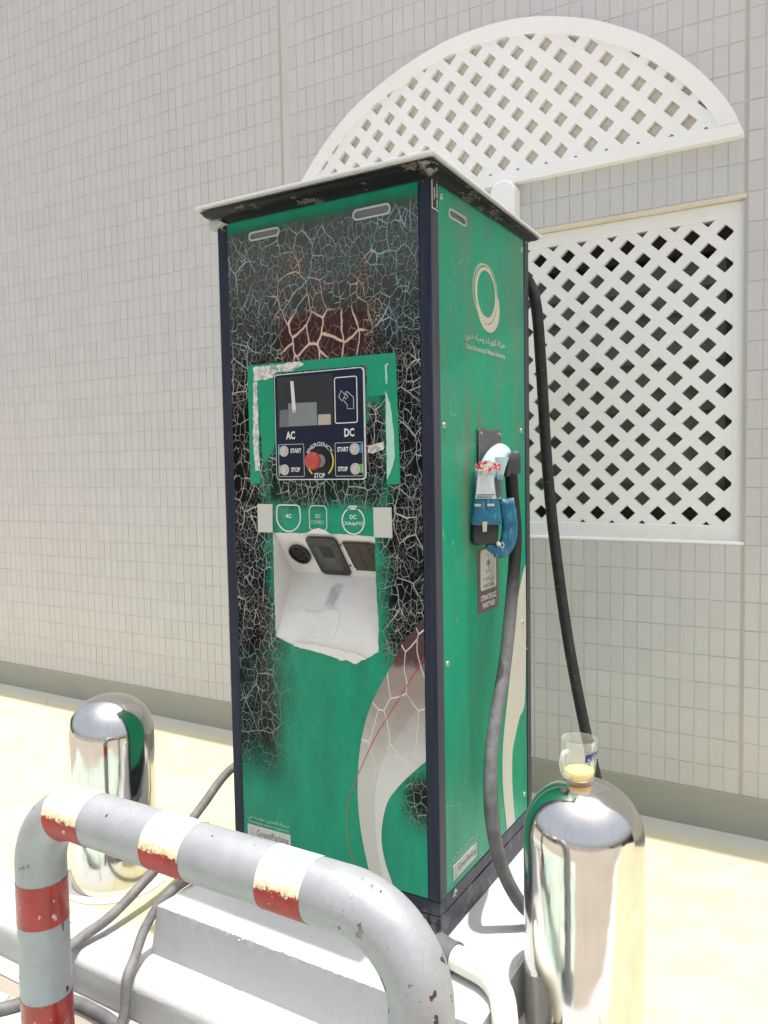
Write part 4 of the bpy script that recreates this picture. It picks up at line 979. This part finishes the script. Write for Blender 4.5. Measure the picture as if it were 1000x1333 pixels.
for k in range(5): mk('stripe', prism([(.077, .022+k*.0050), (.090, .022+k*.0050), (.090, .0238+k*.0050), (.077, .0238+k*.0050)], 's', SX+.0012, SX+.0016), 'board2', gs)
text('lettering', 'The charging station is supplied by', 's', .0720, .2030, .0570, .0640, SX+.0008, 'print_worn', cab); text('lettering', arabic('محطة الشحن مقدمة من'), 's', .0720, .2030, .0670, .0770, SX+.0008, 'print_worn', cab)
# authority emblem on the side: loose rings with a crescent foot
sd = SX+.0008
def ell(cy, cz, ry, rz, n=60): return circ(cy, cz, ry, rz, n)
mk('emblem_ring', ringp(ell(.2965, 1.3960, .0665, .0680), ell(.2985, 1.3990, .0560, .0575), 's', sd-.0006, sd), 'logo_line', cab)
mk('emblem_ring', ringp(ell(.2850, 1.4030, .0690, .0680), ell(.2858, 1.4030, .0665, .0655), 's', sd-.0006, sd+.0003), 'logo_line', cab)
mk('emblem_ring', ringp(ell(.2970, 1.4060, .0700, .0650), ell(.2970, 1.4060, .0676, .0626), 's', sd-.0006, sd+.0005), 'logo_line', cab)
cres = [(.310+.0700*cos(radians(a)), 1.3720+.0640*sin(radians(a))) for a in range(200, 386, 8)]+[(.2985+.0640*cos(radians(a)), 1.3900+.0640*sin(radians(a))) for a in range(375, 205, -8)]
mk('emblem_crescent', prism(cres, 's', sd-.0006, sd+.0006), 'logo_line', cab)
text('lettering', arabic('هيئة كهرباء ومياه دبي'), 's', .1730, .4160, 1.2710, 1.2960, sd, 'logo_line', cab, bold=.004); text('lettering', 'Dubai Electricity & Water Authority', 's', .1730, .4160, 1.2500, 1.2655, sd, 'logo_line', cab, bold=.012)
# side swoosh prints
def side_strip(A_, B_):
    v, f = strip(A_, B_, 0); return [(SX+.0007, x, z) for x, y, z in v], f
mk('swoosh_print', side_strip(curve2([(.5550, .700), (.530, .674), (.478, .578), (.445, .454), (.405, .330), (.378, .235), (.376, .130), (.398, .019), (.402, .001)], 6), curve2([(.5555, .500), (.541, .314), (.502, .281), (.470, .240), (.448, .204), (.442, .150), (.446, .090), (.458, .013), (.461, .001)], 6)), 'swoosh_side', cab)
mk('curved_line', ribbon(curve2([(.385, .40), (.352, .28), (.338, .17), (.350, .07), (.362, .0)]), .0025, 's', SX+.0002, SX+.0009), 'brown_line', cab, label='thin ochre curved line')
# screws on the side panel
for a, b in ((.054, 1.568), (.0545, 1.070), (.0565, .531), (.527, 1.071), (.527, .541), (.533, .050), (.540, 1.560)):
    sc_ = mk('screw', disc_on(lambda y_, z_, o: (SX+o, y_, z_), a, b, .0068, .0068, 0, .003, 14), 'screw', cab, bevel=.001); mk('screw_recess', disc_on(lambda y_, z_, o: (SX+o, y_, z_), a, b, .0024, .0024, .003, .0034, 6), 'black_matte', sc_)
mk('melted_drip', ([(SX+.004+random.uniform(0, .006), .066+.016*math.cos(k)*random.random(), -.008+.010*math.sin(k*1.7)) for k in range(12)], [(0, 1, 2), (2, 3, 4), (4, 5, 6), (6, 7, 8), (8, 9, 10), (1, 5, 9), (3, 7, 11), (0, 4, 8), (2, 6, 10)]), 'screw', cab)
# asset number sticker on the corner post, partner sticker
ast = mk('asset_sticker', prism([(.0035, 1.5300), (.0335, 1.5300), (.0335, 1.6000), (.0035, 1.6000)], 's', .0005, .0014), 'print', cab); mk('sticker_face', prism([(.0055, 1.5320), (.0335, 1.5320), (.0335, 1.5985), (.0055, 1.5985)], 's', .0014, .0018), 'black_sticker', ast)
text('lettering', '040-00323-0', 's', .0225, .0290, 1.5345, 1.5960, .0020, 'print', ast, rot=90, bold=.02); text('lettering', 'DEWA', 's', .0105, .0160, 1.5510, 1.5760, .0020, 'print', ast, rot=90, bold=.03)
pst = mk('partner_sticker', prism([(.2270, .6150), (.3590, .6150), (.3590, .7720), (.2270, .7720)], 's', SX+.0002, SX+.0010), 'taupe', cab)
mk('sticker_face', prism(rrect(.2440, .3420, .6690, .7700, .008), 's', SX+.0010, SX+.0013), 'plate', pst)
text('lettering', 'STRATEGIC', 's', .2450, .3420, .6430, .6570, SX+.0013, 'print', pst, bold=.03); text('lettering', 'PARTNER', 's', .2560, .3330, .6240, .6380, SX+.0013, 'print', pst, bold=.03)
text('lettering', arabic('دبي الذكية'), 's', .2600, .3260, .6880, .7010, SX+.0016, 'print_dark', pst); text('lettering', 'SMART DUBAI', 's', .2600, .3260, .6750, .6830, SX+.0016, 'print_dark', pst)
for P in ([(.277, .748), (.277, .757), (.288, .757)], [(.298, .757), (.309, .757), (.309, .748)], [(.277, .722), (.277, .713), (.288, .713)], [(.298, .713), (.309, .713), (.309, .722)], [(.293, .757), (.293, .713)], [(.283, .735), (.303, .735)]):
    mk('emblem_line', ribbon(P, .0018, 's', SX+.0013, SX+.0016), 'print_dark', pst)
for (a, b) in ((.286, .735), (.300, .735)): mk('emblem_line', ringp(circ(a, b, .0065, n=14), circ(a, b, .0048, n=14), 's', SX+.0013, SX+.0017), 'print_dark', pst)

# ------------------------------------------------------------------ holder and connector on the side
hol = thing('connector_holder', 'grey black wall holder on the green side panel carrying the blue connector', 'holder', (0, .30, .95))
hp = mk('back_plate', prism(rrect(.2300, .3700, .8800, 1.0675, .006), 's', .0005, .0042), 'steelplate', hol, bevel=.001)
for a, b in ((.2420, 1.0560), (.3580, 1.0560), (.2420, .8920), (.3580, .8920)): mk('screw', disc_on(lambda y_, z_, o: (.0042+o, y_, z_), a, b, .0042, .0042, 0, .002, 12), 'steel', hp)
QP = Vector((.100, .235, 0)); eA = Vector((.8597, .5108, 0)); eN = Vector((-.5108, .8597, 0))
def n3(a, z, d=0.): return tuple(QP+eA*a+eN*d+Vector((0, 0, z)))       # d grows away from the front of the connector
def loft(secs, n=4):
    V, F = [], []
    for s in secs: V += [n3(*q) for q in s]
    for i in range(len(secs)-1):
        for k in range(n): F.append((i*n+k, i*n+(k+1) % n, (i+1)*n+(k+1) % n, (i+1)*n+k))
    F += [tuple(range(n)), tuple(range((len(secs)-1)*n, len(secs)*n))]
    return V, F
def sec(z, a0, a1, d0, d1, r=.008, zt=0.):
    """rounded-rectangle cross-section at height z"""
    return [(a, z+zt*(b-d0), b) for a, b in rrect(a0, a1, d0, d1, min(r, (a1-a0)*.45, (d1-d0)*.45), 3)]
mk('holder_arm', loft([sec(.958, -.026, .010, .012, .070, .004), sec(.985, -.020, .010, .010, .070, .004), sec(1.006, -.012, .009, .010, .065, .004), sec(1.011, -.008, .006, .014, .06, .004)], 16), 'holder', hol, smooth=True)
mk('holder_foot', box(.004, .055, .285, .345, .950, .998), 'holder', hol, bevel=.004)
noz = thing('charging_connector', 'blue hand held charging connector with red and white wrap hung on the cabinet side', 'connector', (.06, .23, .77))
mk('connector_body', loft([sec(.966, -.096, -.056, .001, .045), sec(.945, -.0985, -.054, -.001, .047), sec(.90, -.104, -.048, -.003, .05), sec(.862, -.109, -.042, -.005, .05), sec(.842, -.112, -.040, -.006, .05), sec(.838, -.110, -.042, -.004, .048)], 16), 'noz', noz, smooth=True)
mk('end_cap', loft([sec(.840, -.107, -.046, .0, .045, .006), sec(.815, -.109, -.046, -.002, .045, .006), sec(.794, -.108, -.048, -.001, .045, .006), sec(.790, -.104, -.052, .003, .042, .006)], 16), 'smoke', noz, smooth=True)
mk('cap_latch', loft([sec(.846, -.086, -.074, -.009, -.002, .002), sec(.822, -.085, -.075, -.006, .0, .002)], 16), 'offwhite', noz)
nk = [n3(-.074, .955, .020), n3(-.064, .972, .024), n3(-.052, .990, .032), n3(-.040, 1.001, .045), n3(-.030, 1.004, .060)]
mk('barrel', tube(cr(nk, 6), lambda t: .0235+.003*t, 22), 'noz', noz, smooth=True)
mk('barrel_skirt', loft([sec(.998, -.052, -.018, .004, .03, .004), sec(.970, -.054, -.028, .004, .03, .004), sec(.944, -.046, -.034, .008, .022, .003)], 16), 'noz', noz, smooth=True)
mk('tip_ring', tube([n3(-.036, 1.000, .056), n3(-.030, 1.002, .064)], .0300, 28), 'offwhite', noz, smooth=True)
mk('label', ([n3(-.0945, .957, -.0025), n3(-.0585, .957, -.0025), n3(-.0520, .900, -.0058), n3(-.1010, .901, -.0058)], [(0, 1, 2, 3)]), 'worn_label', noz)
for k in range(3): mk('lettering', ([n3(-.0985, .907-k*.0035+.004, -.0062), n3(-.0545-.004*k, .907-k*.0035+.004, -.0062), n3(-.0545-.004*k, .9055-k*.0035+.004, -.0064), n3(-.0985, .9055-k*.0035+.004, -.0064)], [(0, 1, 2, 3)]), 'print_dark', noz)
for a0, a1 in ((-.1035, -.0880), (-.0740, -.0560)): mk('grip_slot', ([n3(a, z_, -.0066) for a, z_ in rrect(a0, a1, .8825, .8885, .0028, 4)], [tuple(range(20))]), 'offwhite', noz)
rnd = random.Random(4)
wv = []
for k in range(26):
    u_ = k/25; a = -.102+.060*u_; wv.append((a, .966+.004*sin(u_*9)+rnd.uniform(-.002, .002), -.0045-rnd.uniform(0, .003))); wv.append((a+.001, .980+.010*sin(u_*pi)+rnd.uniform(-.003, .003), -.001-rnd.uniform(0, .006)))
mk('wrap', ([n3(*q) for q in wv], [(2*k, 2*k+2, 2*k+3, 2*k+1) for k in range(25)]), 'wrap', noz, smooth=True)
mk('wrap_clip', loft([sec(.970, -.087, -.070, -.010, -.004, .001), sec(.957, -.086, -.071, -.009, -.003, .001)], 16), 'offwhite', noz)
hl = [(-.024, .898), (-.020, .870), (-.017, .840), (-.018, .812), (-.024, .790), (-.036, .776), (-.052, .777), (-.070, .790)]
hlp = [Vector(n3(a, z_, .018)) for a, z_ in hl]; hc = cr(hlp, 6)
V, F = [], []; ns = 14
for i, p in enumerate(hc):
    T = (hc[min(i+1, len(hc)-1)]-hc[max(i-1, 0)]).normalized(); nn = T.cross(eN).normalized(); t = i/(len(hc)-1); hwid = .0175+.002*sin(t*3)-(.006 if t > .85 else 0); hd = .015-.003*t
    for k in range(ns): a = 2*pi*k/ns; c_, s_ = cos(a), sin(a); V.append(tuple(p+nn*hwid*(abs(c_)**.7)*(1 if c_ > 0 else -1)+eN*hd*(abs(s_)**.7)*(1 if s_ > 0 else -1)))
for i in range(len(hc)-1): F += [(i*ns+k, i*ns+(k+1) % ns, (i+1)*ns+(k+1) % ns, (i+1)*ns+k) for k in range(ns)]
F += [tuple(range(ns)), tuple(range((len(hc)-1)*ns, len(hc)*ns))]
mk('handle', (V, F), 'noz_h', noz, smooth=True)
mk('thumb_notch', tube([n3(-.038, .893, .006), n3(-.026, .886, .006)], .0075, 12), 'noz_h', noz, smooth=True)
mk('handle_eyelet', ring_on(lambda a, b, o: n3(a, b, .004-o), circ(-.038, .789, .0058, .0072, 14), circ(-.038, .789, .0036, .005, 14), 0, .002), 'offwhite', noz)
mk('white_tab', tube([n3(-.050, .797, .004), n3(-.044, .788, .004)], .0052, 12), 'needle', noz, smooth=True)

# ------------------------------------------------------------------ cables
def cable(label, pts, r, mat, at, ends=None):
    return mk('cable', tube(cr(pts, 10), r, 16), mat, None, smooth=True, label=label, cat='cable', at=at, group=None)
cable('thick dusty cable hanging from the connector holder down the green side of the cabinet',
      [(.050, .318, .972), (.050, .327, .912), (.050, .347, .795), (.051, .318, .66), (.054, .262, .50), (.061, .170, .354), (.071, .122, .257), (.081, .109, .155), (.101, .122, .045), (.140, .150, -.045), (.190, .20, -.10), (.222, .27, -.18), (.220, .36, -.209), (.20, .55, -.209), (.12, .82, -.209), (-.1, .86, -.209)], .0158, 'cable_side', (.05, .3, -.1))
cable('black cable leaving the top rear of the cabinet and hanging past the lattice window',
      [(-.05, .602, 1.515), (-.012, .612, 1.492), (.009, .622, 1.42), (.016, .64, 1.25), (.026, .655, .987), (.045, .66, .765), (.079, .665, .498), (.122, .66, .275), (.163, .66, .09), (.19, .675, -.06), (.19, .72, -.17), (.15, .79, -.209), (.05, .84, -.209), (-.15, .86, -.209)], .0158, 'cable_dark', (.2, .6, -.1))
cable('grey cable stretched from behind the cabinet down to the kerb past the left steel bollard',
      [(-.60, .66, .10), (-.78, .50, .085), (-.905, .35, .032), (-.915, .20, -.048), (-.880, .0, -.122), (-.876, -.17, -.182), (-.885, -.26, -.200), (-.885, -.325, -.212), (-.90, -.36, -.265), (-.93, -.40, -.305), (-1.0, -.47, -.308), (-1.2, -.52, -.308), (-1.6, -.55, -.308)], .0136, 'cable_grey', (-.8, .2, -.1))
cable('grey cable bending over the left corner of the white plinth and down to the street',
      [(-.63, .30, -.082), (-.66, .14, -.082), (-.675, .02, -.080), (-.684, -.06, -.080), (-.700, -.15, -.096), (-.708, -.215, -.145), (-.690, -.27, -.190), (-.668, -.315, -.212), (-.655, -.335, -.27), (-.640, -.37, -.308), (-.56, -.46, -.308), (-.3, -.6, -.308)], .0120, 'cable_grey', (-.66, 0, -.1))
cable('dusty cable lying in a loop on the street paving below the kerb',
      [(-1.6, -.62, -.309), (-1.2, -.50, -.309), (-.99, -.455, -.309), (-.93, -.385, -.309), (-.85, -.345, -.306), (-.76, -.338, -.306), (-.66, -.352, -.306), (-.52, -.42, -.309), (-.3, -.56, -.309)], .0135, 'cable_dust', (-.9, -.4, -.31))

# ------------------------------------------------------------------ stainless bollards
def bollard(cx, cy, label, ztop=.326):
    R = .1225; t = thing('bollard', label, 'bollard', (cx, cy, ZG), 'polished steel bollards'); H = ztop-ZG; pr = [(R, 0.0), (R, .02)]
    hd = .118
    pr += [(R, (H-hd)*k/6) for k in range(1, 7)]
    for k in range(1, 25):
        a = radians(90*k/24); pr.append((R*max(cos(a), 0.)**.88 if k < 24 else .001, H-hd+hd*sin(a)**1.0))
    mk('bollard_shell', lathe(pr, (cx, cy, ZG), 96), 'inox', t, smooth=True)
    mk('base_flange', lathe([(.152, 0), (.152, .005), (.149, .007), (.1235, .007)], (cx, cy, ZG), 72, False), 'flange', t, smooth=True)
    return t
bollard(-1.083, .010, 'polished steel dome topped bollard left of the charging cabinet behind the striped rail')
bollard(.3125, .043, 'polished steel dome topped bollard on the right with a glass mug standing on it')

# ------------------------------------------------------------------ glass mug
MC = (.3060, .039, .3250)
mug = thing('glass_mug', 'clear glass mug with blue label and a little yellow juice on the right steel bollard', 'mug', MC)
op = [(.0005, .0), (.026, .0), (.0290, .003), (.0300, .010), (.0330, .030), (.0355, .055), (.0365, .076), (.0370, .0890), (.0366, .0905), (.0356, .0905), (.0350, .0890), (.0343, .076), (.0332, .055), (.0306, .030), (.0270, .009), (.0240, .0055), (.0005, .0050)]
mk('mug_body', lathe(op, MC, 56, False), 'glass', mug, smooth=True)
# handle bulges to the left in the picture: direction -right and slightly to the camera
hd_ = Vector((-.42, -.88, 0)).normalized(); c0 = Vector(MC)
mk('mug_handle', tube(cr([c0+hd_*.033+Vector((0, 0, .070)), c0+hd_*.046+Vector((0, 0, .070)), c0+hd_*.052+Vector((0, 0, .056)), c0+hd_*.051+Vector((0, 0, .040)), c0+hd_*.044+Vector((0, 0, .024)), c0+hd_*.030+Vector((0, 0, .016))], 7), .0046, 12), 'glass_thick', mug, smooth=True)
mk('juice', lathe([(.0005, .0054), (.0238, .0058), (.0266, .0090), (.0296, .022), (.0299, .0245), (.0005, .0245)], MC, 48, False), 'juice', mug, smooth=True)
a0 = math.atan2(CAMLOC.y-MC[1], CAMLOC.x-MC[0])
def lab(z0, z1, a_s, a_e, rr): 
    V = []; n = 10
    for k in range(n+1):
        a = a0+radians(a_s+(a_e-a_s)*k/n); sh = .003*k/n
        for z_ in (z0+(-.002 if k < 2 else 0)+sh, z1+sh): r_ = .0345+(z_-.03)*.045+rr; V.append((MC[0]+r_*cos(a), MC[1]+r_*sin(a), MC[2]+z_))
    return V, [(2*k, 2*k+2, 2*k+3, 2*k+1) for k in range(n)]
lb = mk('mug_label', lab(.054, .068, 18, 76, .0012), 'blue_label', mug, smooth=True)
def label_text(s, z0, z1, a_s, a_e):
    cu = bpy.data.curves.new('lettering', 'FONT'); cu.body = s; cu.size = 1; cu.offset = .02; o = bpy.data.objects.new('lettering', cu); COL.objects.link(o)
    me = bpy.data.meshes.new_from_object(o.evaluated_get(bpy.context.evaluated_depsgraph_get())); bpy.data.objects.remove(o)
    P = [v.co.copy() for v in me.vertices]; F = [tuple(p.vertices) for p in me.polygons]; x0, x1 = min(p.x for p in P), max(p.x for p in P); y0, y1 = min(p.y for p in P), max(p.y for p in P); V = []
    for p in P:
        u, v = (p.x-x0)/(x1-x0), (p.y-y0)/(y1-y0); a = a0+radians(a_s+(a_e-a_s)*u); z_ = z0+(z1-z0)*v+.003*u; r_ = .0345+(z_-.03)*.045+.0018; V.append((MC[0]+r_*cos(a), MC[1]+r_*sin(a), MC[2]+z_))
    mk('lettering', (V, F), 'print', lb)
label_text('AL BAKER', .0553, .0605, 24, 72); label_text(arabic('الباكر'), .0615, .0660, 38, 70)

# ------------------------------------------------------------------ striped pipe rail
RY, RR, RZT, XL, XR, RB = -.5, .0525, .2795, -.704, .2195, .135
rail = thing('pipe_rail', 'silver painted bent pipe guard rail with red reflective bands in front of the cabinet', 'guard rail', ((XL+XR)/2, RY, ZS))
path = [(XL, RY, ZS-.02), (XL, RY, -.1), (XL, RY, .05)]
path += [(XL+RB-RB*cos(radians(a)), RY, RZT-RB+RB*sin(radians(a))) for a in range(0, 91, 6)]
path += [(XL+RB+(XR-XL-2*RB)*k/8, RY, RZT) for k in range(1, 8)]
path += [(XR-RB+RB*sin(radians(a)), RY, RZT-RB+RB*cos(radians(a))) for a in range(0, 91, 6)] + [(XR, RY, .05), (XR, RY, -.1), (XR, RY, ZS-.02)]
rp = mk('rail_pipe', tube(path, RR, 48), 'rail', rail, smooth=True)
for xx_ in (XL, XR): mk('base_plate', lathe([(.095, 0), (.095, .006), (.052, .008)], (xx_, RY, ZS), 40, False), 'steelplate', rail)
mb = mat_band('sun_bleached_red_band', RZT-ZS+.010); mr = mat_band('red_reflective_band', None)
for (a, b) in ((-.565, -.517), (-.342, -.243), (-.067, .026)):
    P = [(a+(b-a)*k/6, RY, RZT) for k in range(7)]
    if a < -.5:
        P = [(XL+RB-RB*cos(radians(q)), RY, RZT-RB+RB*sin(radians(q))) for q in range(68, 90, 4)]+P
    mk('reflective_band', tube(P, RR+.0008, 48, False), mb, rail, smooth=True)
for (a, b) in ((.022, .114), (-.330, -.142)): mk('reflective_band', tube([(XL, RY, a+(b-a)*k/4) for k in range(5)], RR+.0008, 48, False), mr, rail, smooth=True, label='solid red reflective band on the upright')

# ------------------------------------------------------------------ conduit at the cabinet's foot
con = thing('drain_pipe', 'yellowed white plastic pipe elbow with grey collar lying beside the foot of the cabinet', 'pipe', (.1, -.08, ZB))
mk('pipe', tube(cr([(.055, -.0645, -.067), (.095, -.073, -.067), (.150, -.086, -.069), (.190, -.112, -.079), (.212, -.145, -.105), (.224, -.170, -.150), (.230, -.180, -.190)], 8), .0262, 24), 'pvc', con, smooth=True)
mk('pipe_collar', tube(cr([(.018, -.052, -.066), (.040, -.060, -.067), (.066, -.067, -.067)], 5), .0300, 24), 'collar', con, smooth=True)
mk('collar_lip', tube([(.062, -.0657, -.067), (.070, -.0677, -.067)], .0315, 24), 'collar', con, smooth=True)
mk('pipe_end', tube([(.230, -.180, -.190), (.231, -.183, -.224)], .0285, 24), 'rust', con, smooth=True)

# ------------------------------------------------------------------ across the street (seen mirrored in the steel)
bw = thing('boundary_wall', 'long pale boundary wall across the street with capped piers', 'wall', (0, -14, ZS))
mk('wall_panel', box(-30, 30, -14.2, -14, ZS, 1.5), 'beige_back', bw)
for k in range(-7, 8): mk('pier', box(k*4-.2, k*4+.2, -14.3, -13.9, ZS, 1.8), 'plinth', bw)
